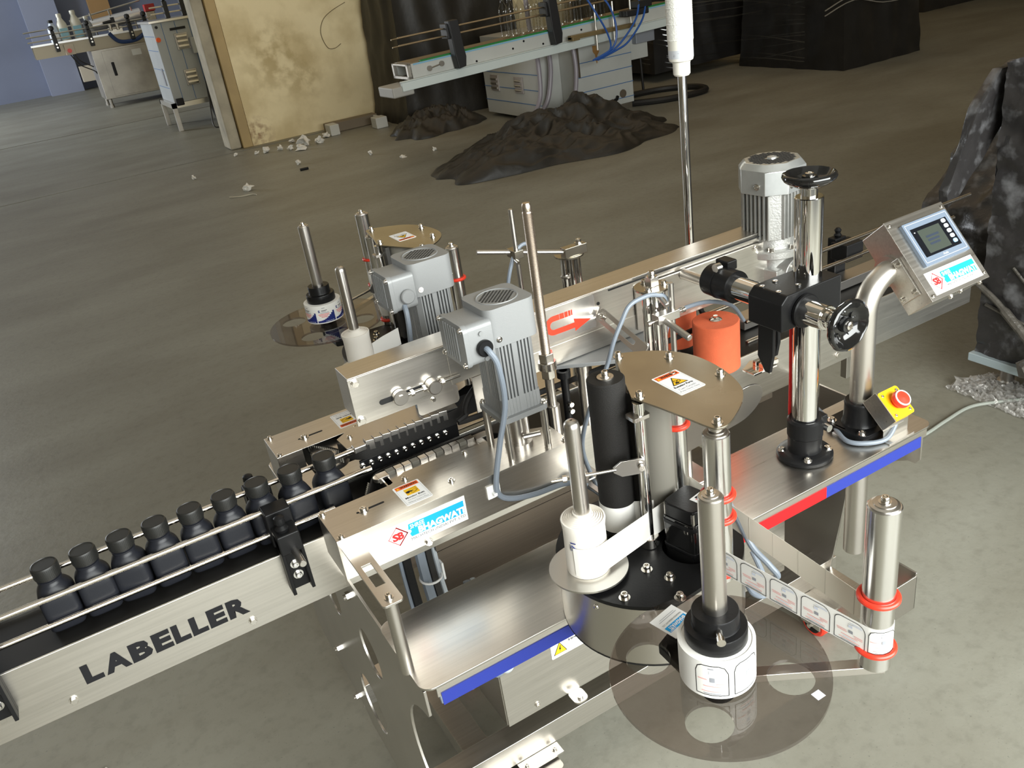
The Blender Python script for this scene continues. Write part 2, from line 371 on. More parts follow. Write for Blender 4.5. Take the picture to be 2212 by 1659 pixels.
struct('trim_2', G().box((2.27, 9.03, 0), (2.398, 9.36, 6.2)), JAMB, 'chipped plaster jamb beside the tan frame', bev=.02)
struct('wall_back', G().box((-6.5, 22.2, 0), (16.5, 22.4, 6.2)), BLUEW, 'blue grey wall at the far end')
struct('trim_3', G().box((1.25, 21.85, 0), (1.95, 22.2, 6.2)), mat('blue_grey_pilaster', (.25, .275, .37), 0, .8), 'blue grey pilaster on the far wall')
struct('ceiling', G().box((-6.5, -3.6, 6.2), (16.5, 22.4, 6.35)), CEIL)
struct('wall_right', G().box((16.5, -3.6, 0), (16.7, 22.4, 6.2)), WALLP)
struct('wall_left', G().box((-6.7, -3.6, 0), (-6.5, 15.4, 6.2)).box((-6.7, 19.6, 0), (-6.5, 22.4, 6.2)).box((-6.7, 15.4, 4.6), (-6.5, 19.6, 6.2)), WALLP)
struct('wall_front', G().box((-6.5, -3.6, 0), (-.75, -3.4, 6.2)).box((4.15, -3.6, 0), (16.5, -3.4, 6.2)).box((-.75, -3.6, 3.1), (4.15, -3.4, 6.2)), WALLP)
# ------------------------------------------------------------------ background: left filling line seen through the doorway
BSTEEL = mat('dull_steel_sheet', (.50, .47, .42), 1, .42, var=.35, vscale=2.2)
FILM = mat('protective_film_steel', (.40, .42, .42), 0, .42, var=.10, vscale=3)
FILMLINE = flat('film_blue_line', (.06, .16, .36), .5)
BRACK = mat('background_black_nylon', (.012, .012, .013), 0, .5)
STR = mat('strip_steel', (.66, .63, .57), 1, .3)
HOSE = mat('black_hose', (.012, .011, .01), 0, .5)
t = thing('filling_conveyor', 'stainless filling conveyor with cabinet in the room beyond the doorway', 'conveyor', (2.0, 16.6, 0))
part('side_plate', G().box((.98, 16.60, .985), (3.4, 16.62, 1.185)), mat('conveyor_side_beige', (.42, .37, .28), .4, .45), t)
part('side_plate', G().box((.98, 17.02, .985), (3.4, 17.04, 1.185)), BSTEEL, t)
part('belt', G().box((.99, 16.62, 1.16), (3.4, 17.02, 1.18)), BELT, t)
part('edge_strip', G().box((.96, 16.57, 1.185), (3.42, 16.63, 1.215)), mat('bright_edge', (.80, .80, .80), .6, .35), t)
for z, y in ((1.265, 16.58), (1.345, 16.58), (1.42, 17.06)): part('guide_rod', G().cyl((.93, y, z), (3.0, y, z+.02), .012, n=8), STR, t)
for x in (1.36, 1.93, 2.62, 2.90):
    b = part('rail_bracket', G().box((x-.035, 16.50, 1.06), (x+.035, 16.60, 1.33)).box((x-.03, 16.52, 1.33), (x+.03, 16.60, 1.40)), BRACK, t, bev=.01)
    part('knob', G().lathe([(.02, 0), (.045, .02), (.045, .06), (.02, .08)], T((x, 16.55, 1.40)), 10), BRACK, b)
    part('bolt', G().cyl((x, 16.47, 1.13), (x, 16.51, 1.13), .015, n=8).cyl((x, 16.47, 1.18), (x, 16.51, 1.18), .015, n=8), STR, b)
c = part('cabinet', G().box((1.86, 16.55, .15), (3.35, 17.35, .985)), BSTEEL, t, 'dull stainless cabinet below the conveyor', bev=.008)
part('door', G().box((2.02, 16.535, .18), (3.30, 16.55, .95)), BSTEEL, c, bev=.004)
part('handle', G().box((2.12, 16.50, .52), (2.17, 16.535, .75)), BLACKPL, c, bev=.01)
part('name_plate', G().box((2.52, 16.528, .80), (2.68, 16.536, .90)), mat('plate_silver', (.6, .6, .58), .6, .4), c)
for x, y in ((1.92, 16.62), (1.92, 17.25), (3.2, 16.62), (3.2, 17.25)):
    part('leg', G().cyl((x, y, .04), (x, y, .16), .03, n=10).cyl((x, y, 0), (x, y, .045), .04, n=10), BSTEEL, t)
e = part('stop_box', G().box((1.46, 16.52, .98), (1.62, 16.60, 1.16)), mat('beige_box', (.62, .56, .45), 0, .5), t, 'beige control box with a red stop button', bev=.01)
part('stop_button', G().cyl((1.53, 16.47, 1.05), (1.53, 16.53, 1.05), .035, n=12), RED, e)
part('cable', G().tube(rnd([(1.53, 16.6, .98), (1.62, 16.6, .8), (1.82, 16.62, .66), (1.86, 16.7, .60)]), .010, 6), HOSE, t)
part('cable', G().tube(rnd([(1.60, 16.62, .98), (1.66, 16.65, .85), (1.84, 16.7, .72)]), .010, 6), HOSE, t)
cy = part('tank', G().cyl((2.03, 17.0, 1.36), (2.95, 17.0, 1.44), .105, n=20, ch=.02), mat('bright_tank_steel', (.80, .80, .82), .5, .25), t, 'bright horizontal steel cylinder on the line')
for x in (2.10, 2.42, 2.80): part('post', G().cyl((x, 16.95, 1.18), (x-.02, 16.95, 1.58), .014, n=8), STR, t)
part('guard_rod', G().cyl((1.72, 17.0, 1.50), (2.98, 17.0, 1.66), .014, n=8), STR, t)
part('clamp', G().cyl((2.22, 16.7, 1.38), (2.40, 16.7, 1.40), .03, n=8).box((2.36, 16.66, 1.34), (2.42, 16.74, 1.46)), BRACK, t)
hs = part('air_hose', G().tube(rnd([(2.25, 16.56, 1.22), (2.35, 16.55, 1.08), (2.5, 16.55, 1.04), (2.7, 16.55, 1.06), (2.9, 16.55, 1.16)]), .035, 7), mat('blue_hose', (.02, .05, .16), 0, .4), t)
part('valve_manifold', G().box((2.26, 16.58, 1.2), (2.50, 16.66, 1.30)).cyl((2.3, 16.56, 1.25), (2.3, 16.56, 1.36), .03, n=8).cyl((2.42, 16.56, 1.25), (2.42, 16.56, 1.35), .03, n=8), STR, t, bev=.008)
part('sensor_head', G().box((2.98, 16.7, 1.46), (3.16, 16.85, 1.58)), mat('red_sensor', (.45, .02, .02), 0, .4), t, bev=.01)
part('sensor_post', G().box((2.98, 16.72, 1.18), (3.14, 16.82, 1.46)), BSTEEL, t, bev=.01)
def jug(x, y, z, h, r, body, capm, lab, label, name='jug', band=None):
    t = thing(name, label, 'bottle', (x, y, z), 'bottles standing on the filling conveyor')
    part('body', G().lathe([(r*.9, 0), (r, .01), (r, h*.55), (r*.92, h*.66), (r*.45, h*.84), (r*.42, h*.9)], T((x, y, z)), 16), body, t)
    part('cap', G().lathe([(r*.48, 0), (r*.5, .01), (r*.48, h*.12), (r*.1, h*.13)], T((x, y, z+h*.89)), 12), capm, t)
    if band: part('label', G().box((x-r*.75, y-r*1.04, z+h*.12), (x+r*.75, y-r*.7, z+h*.5)), band, t, bev=.004)
CR = mat('cream_hdpe', (.72, .70, .60), 0, .4); BL = mat('pale_blue_pack', (.55, .62, .74), 0, .4)
jug(1.40, 16.8, 1.18, .38, .085, BL, BLACKPL, None, 'pale blue bottle with black cap, leftmost on the far conveyor', band=I_WHITE)
jug(1.56, 16.78, 1.18, .46, .085, CR, CR, None, 'tall cream bottle between the pale blue bottle and its cream twin', band=mat('band_teal', (.25, .50, .58), 0, .4))
jug(1.79, 16.78, 1.18, .48, .09, CR, CR, None, 'tall cream bottle with teal label nearest the grey bottle', band=mat('band_teal2', (.22, .48, .60), 0, .4))
jug(1.98, 16.85, 1.18, .36, .075, mat('grey_pack', (.40, .42, .44), 0, .4), CR, None, 'grey bottle, rightmost on the far conveyor')
solo('junction_box', G().box((1.98, 21.70, .18), (2.42, 21.85, .52)), mat('beige_metal_box', (.56, .50, .40), 0, .5), 'beige box low on the far blue grey wall', 'box', (2.2, 21.8, 0), bev=.01)
solo('wooden_board', G().box((2.62, 21.9, 1.2), (3.05, 22.15, 2.4)), mat('brown_board', (.34, .20, .08), 0, .6), 'brown board standing against the far wall above the steel tank', 'board', (2.8, 22, 1.2))
# film-wrapped cabinet by the doorway
t = thing('control_cabinet', 'tall steel cabinet in blue lined protective film by the doorway', 'cabinet', (2.4, 11.8, 0))
c = part('body', G().box((2.21, 11.54, .36), (2.95, 12.45, 1.36)), FILM, t, bev=.006)
for x in (2.33, 2.50, 2.68): part('film_line', G().box((x-.003, 11.536, .37), (x+.003, 11.5405, 1.35)), FILMLINE, c)
for z in (.55, .78, 1.02, 1.2): part('film_line', G().box((2.2065, 11.6, z-.003), (2.2105, 12.4, z+.003)), FILMLINE, c)
part('top_edge', G().box((2.18, 11.50, 1.36), (2.97, 12.48, 1.39)), STR, t, bev=.004)
part('name_slot', G().box((2.42, 11.528, 1.245), (2.62, 11.542, 1.275)), DARK, t)
for x, z in ((2.45, 1.00), (2.44, .55)):
    v = part('vent', G().box((x, 11.525, z), (x+.17, 11.542, z+.20)), BSTEEL, t, 'louvred vent plate', bev=.003)
    for k in range(3):
        part('louvre', G().lathe([(0, 0), (.03, .006), (.034, .02), (.028, .14), (0, .145)], M.Translation((x+.012, 11.53, z+.035+.06*k)) @ M.Rotation(PI/2, 4, 'Y'), 8), STR, v)
part('switch', G().cyl((2.24, 11.50, 1.16), (2.24, 11.54, 1.16), .03, n=10), I_ORANGE, t)
part('lock', G().cyl((2.26, 11.515, 1.31), (2.26, 11.54, 1.31), .018, n=10), BLACKPL, t)
part('warning_strip', G().box((2.2, 11.7, .58), (2.2105, 11.8, .80)), I_GREY, t)
part('base_frame', G().box((2.16, 11.5, .30), (2.98, 11.56, .36)).box((2.16, 12.42, .30), (2.98, 12.48, .36)).box((2.16, 11.5, .30), (2.22, 12.48, .36)).box((2.92, 11.5, .30), (2.98, 12.48, .36)), STR, t)
for x, y in ((2.19, 11.53), (2.19, 12.44), (2.95, 11.53), (2.95, 12.44)): part('leg', G().box((x-.028, y-.028, 0), (x+.028, y+.028, .30)), BSTEEL, t, bev=.003)
part('hinge_foot', G().box((2.22, 11.44, .33), (2.32, 11.5, .42)), BLACKPL, t, bev=.01)
for z, y in ((1.46, 11.9), (1.54, 11.9)): part('guide_rod', G().cyl((2.3, y, z), (3.1, y, z), .01, n=8), STR, t)
for x in (2.50, 2.72): part('rail_bracket', G().box((x-.03, 11.84, 1.39), (x+.03, 11.92, 1.6)).cyl((x, 11.88, 1.6), (x, 11.88, 1.66), .025, n=8), BRACK, t, bev=.008)
part('conduit_box', G().box((2.62, 11.44, .93), (2.76, 11.54, 1.13)), FILM, t, bev=.008)
solo('corrugated_hose', G().tube(rnd([(2.78, 11.55, 1.1), (2.72, 11.40, .8), (2.68, 11.35, .5), (2.66, 11.32, .25), (2.72, 11.3, .06), (2.9, 11.3, .045), (3.3, 11.4, .045)]), .045, 10), HOSE, 'thick black hose hanging beside the film covered cabinet to the floor', 'hose', (2.7, 11.3, 0))
solo('thin_cable', G().tube(rnd([(2.66, 11.35, .5), (2.58, 11.2, .2), (2.55, 11.1, .03), (2.65, 11.05, .012), (2.9, 11.1, .012)]), .008, 6), HOSE, 'thin black cable looping on the floor by the cabinet hose', 'cable', (2.6, 11.1, 0))
# ------------------------------------------------------------------ crumpled things
def blob(cx, cy, r, h, sub=2, seed=0, amp=.45, flatz=True):
    bm = bmesh.new(); bmesh.ops.create_icosphere(bm, subdivisions=sub, radius=1)
    g = G(); vs = []
    for v in bm.verts:
        d = v.co.normalized(); k = 1+amp*noise.noise(d*2.3+V((seed, seed*1.7, 0)))+.9*amp*noise.noise(d*5+V((seed, 0, 5)))
        vs.append(V((cx+d.x*r*k, cy+d.y*r*k, max(.0005, h*.55+d.z*h*.55*k))))
    g.add(vs, [tuple(v.index for v in f.verts) for f in bm.faces]); bm.free(); return g
CRUMP = mat('crumpled_paper', (.72, .70, .64), 0, .8)
papers = [(1.857, 6.685, .042, .06, 'crumpled paper ball lying alone nearest the grey floor joint'), (2.90, 8.26, .065, .085, 'largest crumpled paper in the pile near the wall foot'), (2.80, 8.05, .06, .05, 'flattened crumpled paper at the front of the paper pile'), (3.06, 8.2, .05, .055, 'crumpled paper with blue print right of the paper pile'), (2.72, 8.2, .035, .05, 'small crumpled paper left of the paper pile'), (2.53, 7.32, .028, .04, 'small paper scrap lying in front of the paper pile'), (1.604, 7.83, .026, .035, 'tiny paper scrap left of the lone paper ball'), (3.14, 6.915, .026, .035, 'small paper scrap in the open floor left of the black tarpaulin'), (3.284, 6.45, .03, .016, 'flat white paper scrap left of the black tarpaulin'), (3.213, 8.45, .045, .05, 'crumpled paper by the white end of the steel bar'), (2.649, 8.33, .033, .045, 'middle paper scrap of the row along the wall foot'), (2.498, 8.37, .036, .05, 'paper scrap second in the row along the wall foot'), (2.404, 8.42, .022, .03, 'tiny paper scrap first in the row below the tan frame'), (2.22, 8.61, .02, .028, 'tiny paper scrap below the chipped jamb'), (3.6, 6.39, .02, .025, 'tiny white scrap touching the left edge of the tarpaulin'), (2.87, 8.62, .03, .04, 'small paper scrap behind the paper pile against the wall')]
for i, (x, y, r, h, l) in enumerate(papers): solo('crumpled_paper', blob(x, y, r*.85, h, 2, i*3.1, 1.15), CRUMP, l, 'paper', (x, y, 0), 'crumpled papers on the floor', smooth=False)
solo('bolt', G().cyl((2.44, 6.98, .012), (2.52, 6.97, .012), .012, n=8), BLACKPL, 'short black peg lying on the floor in front of the paper pile', 'peg', (2.48, 6.98, 0))
solo('wall_wire', G().tube(rnd([(3.95, 8.985, 1.31), (3.78, 8.985, 1.25), (3.66, 8.985, 1.18), (3.60, 8.985, 1.08), (3.595, 8.985, .98), (3.64, 8.985, .87), (3.72, 8.985, .855), (3.80, 8.985, .89)]), .0035, 5), mat('wire_brown', (.16, .12, .06), 0, .6), 'thin brown wire curling on the cream wall beside the black sheet', 'wire', (3.7, 8.985, 1))
solo('twine', G().tube(rnd([(1.66, 6.58, .006), (1.74, 6.5, .006), (1.83, 6.48, .006), (1.86, 6.42, .006)]), .006, 6), mat('beige_twine', (.45, .42, .33), 0, .7), 'short curled piece of beige twine beside the lone paper ball', 'string', (1.75, 6.5, 0))
t = thing('steel_bar', 'square steel bar lying on the floor along the wall foot', 'bar', (3.5, 8.6, 0))
part('bar', G().box((3.30, 8.60, 0), (3.92, 8.75, .11)), mat('brown_steel', (.20, .16, .11), .3, .6), t, bev=.01)
part('end_cap', G().box((3.27, 8.42, 0), (3.38, 8.60, .12)), mat('pale_block', (.55, .55, .50), 0, .6), t, bev=.01)
part('end_cap', G().box((3.74, 8.20, 0), (3.88, 8.36, .12)).box((3.86, 8.3, .0), (3.9, 8.6, .1)), mat('pale_block2', (.52, .52, .48), 0, .6), t, bev=.01)
def heap(name, label, cat, cx, cy, ax, ay, rot, hmax, matl, seed=0, n=70, peaks=(), sharp=.5):
    g = G(); vs = []; fs = []; ca, sa = math.cos(rot), math.sin(rot)
    for j in range(n+1):
        for i in range(n+1):
            u = -1+2*i/n; v = -1+2*j/n
            uu = u*math.sqrt(1-v*v/2); vv = v*math.sqrt(1-u*u/2); rr = math.hypot(uu, vv)
            edge = 1+.28*noise.noise(V((uu*2.4, vv*2.4, seed)))*rr
            x = uu*ax*edge; y = vv*ay*edge
            rid = 1-abs(noise.noise(V((uu*3.3+seed, vv*3.0+uu*1.2, 1))))*2
            rid2 = 1-abs(noise.noise(V((uu*6+seed, vv*7, 4))))*2
            f = max(0, 1-rr**2.2)
            z = hmax*f**.7*(.34+.62*rid*sharp+.20*rid2*sharp)
            for px, py, pr_, ph in peaks: z += ph*f**.5*math.exp(-((uu-px)**2+(vv-py)**2)/pr_**2)*(.72+.28*rid2)
            z += (.014*rid2+.007*(1-2*abs(noise.noise(V((uu*11+seed, vv*12, 9))))))*f**.6
            vs.append((cx+x*ca-y*sa, cy+x*sa+y*ca, max(0.003+.006*(1-rr), z)))
    for j in range(n):
        for i in range(n): a = j*(n+1)+i; fs.append((a, a+1, a+n+2, a+n+1))
    g.add(vs, fs)
    return solo(name, g, matl, label, cat, (cx, cy, 0), ang=70)
TARP = mat('black_tarpaulin', (.022, .019, .014), 0, .5, var=.3, vscale=6, bump=.3, bscale=14)
WRAP = mat('black_wrap_film', (.020, .019, .018), 0, .34, bump=.35, bscale=9, var=.3, vscale=5)
heap('tarpaulin', 'heap of crumpled black tarpaulin on the floor before the film covered machine', 'tarp', 4.22, 5.20, 1.14, .58, -.10, .24, TARP, 2.0, 120, ((.42, .50, .26, .34), (-.15, .35, .3, .14), (-.55, -.5, .3, .06)), .7)
# ------------------------------------------------------------------ background: rinsing machine on the right of the wall
WFILM = mat('white_filmed_steel', (.52, .53, .50), 0, .45, var=.10, vscale=3)
WGREEN = mat('pale_filmed_rail', (.58, .64, .62), 0, .4)
t = thing('rinsing_machine', 'film covered rinsing machine with a long conveyor behind the tarpaulin', 'machine', (5.3, 6.6, 0))
XF = M.Translation((3.24, 5.76, .868)) @ M.Rotation(math.radians(-1.2), 4, 'Y') @ M.Rotation(math.radians(1.5), 4, 'Z')
c = part('conveyor', G().box((0, 0, -.115), (2.9, .012, 0)).box((0, .33, -.115), (2.9, .342, 0)).box((.02, .012, -.03), (2.9, .33, -.012)), WFILM, t, 'white filmed side plates of the conveyor')
part('flange', G().box((-.13, -.035, -.195), (2.9, 0, -.118)).box((-.13, -.035, -.13), (2.9, .01, -.116)), WGREEN, c, bev=.004)
part('wear_strip', G().box((.10, .015, -.012), (2.9, .045, .012)), mat('green_strip', (.015, .20, .05), 0, .4), c)
part('chain', G().box((.02, .05, -.012), (2.9, .32, .004)), mat('dusty_chain', (.22, .17, .10), .2, .6), c)
part('film_line', G().box((.02, -.004, -.012), (2.9, .001, -.001)), flat('film_cyan', (.20, .42, .60), .4), c)
part('end_frame', G().box((-.03, .02, -.12), (0, .05, 0)).box((-.03, .30, -.12), (0, .33, 0)).box((-.03, .02, -.012), (0, .33, 0)).box((-.03, .02, -.12), (0, .33, -.1)), BSTEEL, c)
part('foot_block', G().box((-.22, -.02, -.235), (-.02, .28, -.15)), mat('grey_casting', (.38, .37, .34), .3, .6), c, bev=.012)
part('tensioner', G().cyl((.16, -.02, -.065), (.16, .005, -.065), .022, n=12).cyl((.28, -.02, -.05), (.28, .005, -.05), .022, n=12).cyl((.16, -.014, -.065), (.28, -.014, -.05), .006, n=6), BSTEEL, c)
for x, z in ((.62, -.10), (1.0, -.07), (1.12, -.03), (1.32, -.09), (1.75, -.05)): part('bolt', G().cyl((x, -.006, z), (x, .002, z), .009, n=8), BLACKPL, c)
for y, z in ((-.02, .215), (.03, .215), (-.02, .155), (.03, .155)): part('guide_rod', G().cyl((-.14 if y < 0 else -.06, y, z), (2.3, y, z-.01), .006, n=6), mat('dull_rod', (.45, .38, .27), 1, .35) if y < 0 and z > .2 else bpy.data.materials['dull_rod'], c)
for x in (.42, 1.42): part('rail_bracket', G().prism([(x-.055, .27), (x+.035, .27), (x+.05, .05), (x+.06, -.03), (x+.045, -.105), (x-.03, -.115), (x-.045, .02)], -.10, -.012, 'y').box((x-.07, -.07, .13), (x+.03, .05, .25)), BRACK, c, bev=.008)
XF = M.Identity(4)
c = part('cabinet', G().box((5.03, 6.05, .06), (5.715, 7.9, .775)), WFILM, t, 'white filmed cabinet with blue lines', bev=.006)
part('side_cabinet', G().box((4.78, 6.30, .04), (5.03, 7.45, .74)), WFILM, t, bev=.006)
for z in (.12, .26, .40, .53): part('film_line', G().box((5.03, 6.045, z-.003), (5.715, 6.051, z+.003)), FILMLINE, c)
for z in (.18, .32, .47): part('film_line', G().box((4.776, 6.3, z-.003), (4.781, 7.45, z+.003)), FILMLINE, c)
part('slot_panel', G().box((5.03, 6.03, .69), (5.66, 6.05, .735)).prism([(5.03, .735), (5.085, .735), (5.085, .40), (5.03, .43)], 6.03, 6.05, 'y'), mat('dark_brown_steel', (.10, .08, .055), .3, .6), c)  # dark brown L bracket on the cabinet front
part('round_hole', G().prism(circ(5.58, .16, .04, 18), 6.044, 6.0495, 'y'), mat('hole_brown', (.11, .085, .06), 0, .7), c)
part('handle', G().tube([(5.36, 6.03, .10), (5.42, 6.02, .11), (5.48, 6.02, .125), (5.50, 6.03, .15)], .016, 8), BLACKPL, c)
part('rust_stain', G().prism([(5.26, .665), (5.33, .66), (5.335, .60), (5.31, .57), (5.305, .50), (5.295, .50), (5.285, .58), (5.262, .61)], 6.0475, 6.0495, 'y'), mat('rust', (.38, .20, .06), 0, .7), c)
part('junction_box', G().box((5.75, 6.0, .60), (5.98, 6.25, .82)), mat('bluegrey_box', (.30, .32, .36), .2, .4), t, bev=.006)
part('side_box', G().box((5.715, 6.07, .45), (5.94, 6.9, .78)), WFILM, t, bev=.006)
part('skirt', G().box((5.06, 6.07, 0), (5.70, 7.85, .06)), BSTEEL, t)
for y in (6.62, 7.12):
    v = part('vent', G().box((4.766, y, .28), (4.781, y+.16, .44)), mat('vent_pink_steel', (.42, .38, .36), .5, .4) if y < 7 else bpy.data.materials['vent_pink_steel'], t, bev=.003)
    for k in range(3): part('louvre', G().cyl((4.764, y+.02, .31+.045*k), (4.764, y+.14, .31+.045*k), .012, n=8), STR, v)
for x, z0 in ((5.10, .66), (5.30, .70), (5.50, .80)): part('support_rod', G().cyl((x, 5.73, z0), (x, 5.73, 1.05), .010, n=8), STR, t)
part('jaw_bar', G().box((4.78, 5.66, .80), (5.5, 5.72, .835)).box((4.78, 5.64, .79), (4.86, 5.72, .825)), mat('brass_dull', (.28, .21, .10), .6, .45), t, bev=.004)
part('drive_head', G().box((5.36, 5.60, .90), (5.62, 5.72, .955)).box((5.5, 5.6, .955), (5.66, 5.76, 1.02)), BRACK, t, bev=.01)
for i, p in enumerate(([(4.95, 5.66, 1.16), (5.02, 5.6, 1.0), (5.12, 5.58, .80), (5.13, 5.58, .66), (4.95, 5.6, .60)], [(5.02, 5.66, 1.2), (5.16, 5.6, 1.05), (5.22, 5.58, .84), (5.17, 5.58, .68), (4.97, 5.6, .605)], [(5.53, 5.62, 1.03), (5.45, 5.58, .88), (5.30, 5.57, .74), (5.16, 5.58, .65), (4.98, 5.6, .60)], [(5.60, 5.62, 1.0), (5.52, 5.58, .86), (5.34, 5.57, .70), (5.20, 5.58, .645), (5.0, 5.6, .595)])):
    part('air_tube', G().tube(rnd(p), .009, 6), mat('air_tube_blue', (.02, .09, .35), 0, .35) if i == 0 else bpy.data.materials['air_tube_blue'], t)
LIL = mat('lilac_hose', (.30, .27, .30), 0, .4)
for p in ([(4.70, 6.25, 1.35), (4.71, 6.25, .95), (4.74, 6.25, .75), (4.76, 6.25, .55), (4.72, 6.22, .28), (4.60, 6.2, .12), (4.5, 6.2, .05)], [(4.86, 6.2, .70), (4.86, 6.2, .50), (4.80, 6.2, .26), (4.70, 6.2, .14), (4.58, 6.2, .05)], [(5.02, 6.02, .70), (5.02, 6.0, .5), (4.99, 6.0, .3), (4.93, 6.0, .1)]):
    part('drain_hose', G().tube(rnd(p), .022, 10), LIL, t)
x0 = [4.30, 4.405, 4.51, 4.615, 4.72, 4.825, 4.93, 5.04, 5.15, 5.26]
for i, x in enumerate(x0):
    for j, y in enumerate((5.86, 5.98)):
        if j and i % 3 == 2: continue
        prof = [(.030, 0), (.044, .008)]
        for k in range(7): prof += [(.045, .02+.026*k), (.041, .033+.026*k)]
        prof += [(.045, .21), (.040, .24), (.018, .285), (.016, .31)]
        z = .868+(x-3.24)*.021+.010
        if i == 0 and j == 0:
            b0 = thing('clear_bottle', 'ribbed clear plastic bottle on the rinsing conveyor, front row, first from the left', 'bottle', (x, y, z), 'clear ribbed bottles on the rinsing machine conveyor')
            part('body', G().lathe(prof, T((x, y, z)), 14), PET, b0)
        else: dup(b0, (x-x0[0], y-5.86, (x-x0[0])*.021), 'ribbed clear plastic bottle on the rinsing conveyor, %s row, %s from the left' % (('front', 'back')[j], ('first', 'second', 'third', 'fourth', 'fifth', 'sixth', 'seventh', 'eighth', 'ninth', 'tenth')[i if not j else i-i//3]))
solo('ground_cable', G().tube(rnd([(5.62, 6.2, .03), (6.0, 5.9, .03), (6.45, 5.85, .03), (6.6, 6.1, .03), (6.4, 6.4, .03), (6.0, 6.5, .03), (5.75, 6.4, .03)]), .032, 8), HOSE, 'thick dark cable looping on the floor right of the rinsing machine', 'cable', (6.2, 6.1, 0))
solo('cable_stand', G().tube(rnd([(6.02, 6.5, .82), (6.03, 6.5, .5), (5.98, 6.45, .25), (5.85, 6.4, .12)]), .022, 8).cyl((6.22, 6.55, 0), (6.20, 6.55, .42), .014, n=8), HOSE, 'dark hose and thin rod hanging behind the rinsing machine', 'hose', (6.0, 6.5, 0))
def wrapped(name, label, cat, a, b, matl, seed, n=26, amp=.05, topk=.9, flare=.06):
    """a box under loose black sheet: subdivided box whose faces are pushed in and out"""
    bm = bmesh.new(); bmesh.ops.create_cube(bm, size=1); bmesh.ops.subdivide_edges(bm, edges=bm.edges, cuts=n, use_grid_fill=True)
    A, B = V(a), V(b); cx = (A+B)/2; S = B-A; g = G(); vs = []
    for v in bm.verts:
        p = V((cx.x+v.co.x*S.x, cx.y+v.co.y*S.y, cx.z+v.co.z*S.z)); h = (p.z-A.z)/S.z
        k = topk+(1-topk)*(1-h)+flare*(1-h)**3
        q = V((cx.x+(p.x-cx.x)*k, cx.y+(p.y-cx.y)*k, p.z))
        d = amp*(1-2*abs(noise.noise(V((q.x*3+q.y*3, q.z*.9, seed)))))+.5*amp*noise.noise(q*7+V((seed, 0, 0)))
        o = V((v.co.x, v.co.y, 0)); o = o.normalized() if o.length > .01 else V((0, 0, 1))
        q += o*d*.7
        if v.co.z > .45: q.z += d*.8
        q.z = max(q.z, A.z+.002); vs.append(q)
    g.add(vs, [tuple(v.index for v in f.verts) for f in bm.faces]); bm.free()
    return solo(name, g, matl, label, cat, (cx.x, cx.y, A.z), ang=60)
wrapped('covered_machine', 'machine under black sheet standing between the cream wall and the rinsing machine', 'machine', (4.1, 7.98, 0), (5.5, 8.85, 2.3), TARP, 3, amp=.05, topk=1.0, flare=.10)
heap('tarpaulin', 'low crumple of black sheet at the foot of the covered machine', 'tarp', 4.15, 7.45, .52, .40, .2, .30, TARP, 5, 50)
wrapped('wrapped_pallet', 'black film wrapped load standing nearest behind the signal tower, in front of the stretch film', 'pallet', (7.85, 5.3, 0), (8.95, 6.7, 1.5), WRAP, 7, amp=.05, topk=.97)
wrapped('wrapped_pallet', 'black film wrapped load left behind the signal tower, with clear stretch film strands', 'pallet', (6.75, 7.0, .10), (8.1, 8.5, 2.4), WRAP, 9, amp=.05, topk=1.0)
wrapped('wrapped_pallet', 'black wrapped load farthest right along the top edge of the picture', 'pallet', (11.8, 7.3, 0), (15.0, 8.6, 2.2), WRAP, 12, amp=.05)
g = G()
for k in range(16):
    z0 = .12+.05*k+random.uniform(-.03, .03); y = 6.85+random.uniform(-.05, .05)
    g.tube(rnd([(6.6, y+.2, z0+.12), (7.0, y, z0), (7.35, y-.6, z0+.02), (7.62, 5.6, z0+random.uniform(-.1, .15))], 4), random.uniform(.004, .010), 4)
solo('stretch_film', g, CLEAR, 'clear stretch film strands strung between the two black pallets', 'film', (7.1, 6.6, 0), kind='stuff')
g = G()
for k in range(9):
    z0 = .62+.05*k; g.tube(rnd([(7.52, 5.25, z0+random.uniform(-.06, .06)), (7.9, 5.22, z0+.05), (8.3, 5.2, z0-.03), (8.75, 5.22, z0+random.uniform(-.08, .06))], 4), .006, 4)
solo('stretch_film', g, mat('glossy_film', (.30, .28, .24), .2, .2), 'shiny stretch film strands around the top of the nearest black pallet', 'film', (8.1, 5.2, .6), kind='stuff')
def creased(poly, y0, y1, cuts, amp, seed):
    g0 = G().prism(poly, y0, y1, 'y'); bm = bmesh.new(); vv = [bm.verts.new(p) for p in g0.v]
    n = len(poly); bm.faces.new(vv[:n]); bm.faces.new(vv[n:][::-1])
    for i in range(n): bm.faces.new((vv[i], vv[(i+1) % n], vv[(i+1) % n+n], vv[i+n]))
    bmesh.ops.triangulate(bm, faces=bm.faces)
    for _ in range(cuts): bmesh.ops.subdivide_edges(bm, edges=bm.edges, cuts=1, use_grid_fill=True)
    bmesh.ops.recalc_face_normals(bm, faces=bm.faces); bm.normal_update()
    g = G(); vs = []
    for v in bm.verts:
        p = v.co; d = amp*(1-2*abs(noise.noise(V((p.x*5+seed, p.y*5, p.z*3)))))+.6*amp*noise.noise(p*13+V((seed, 0, 0)))
        q = p+v.normal*d; q.z = max(q.z, .002); vs.append(q)
    g.add(vs, [tuple(v.index for v in f.verts) for f in bm.faces]); bm.free(); return g
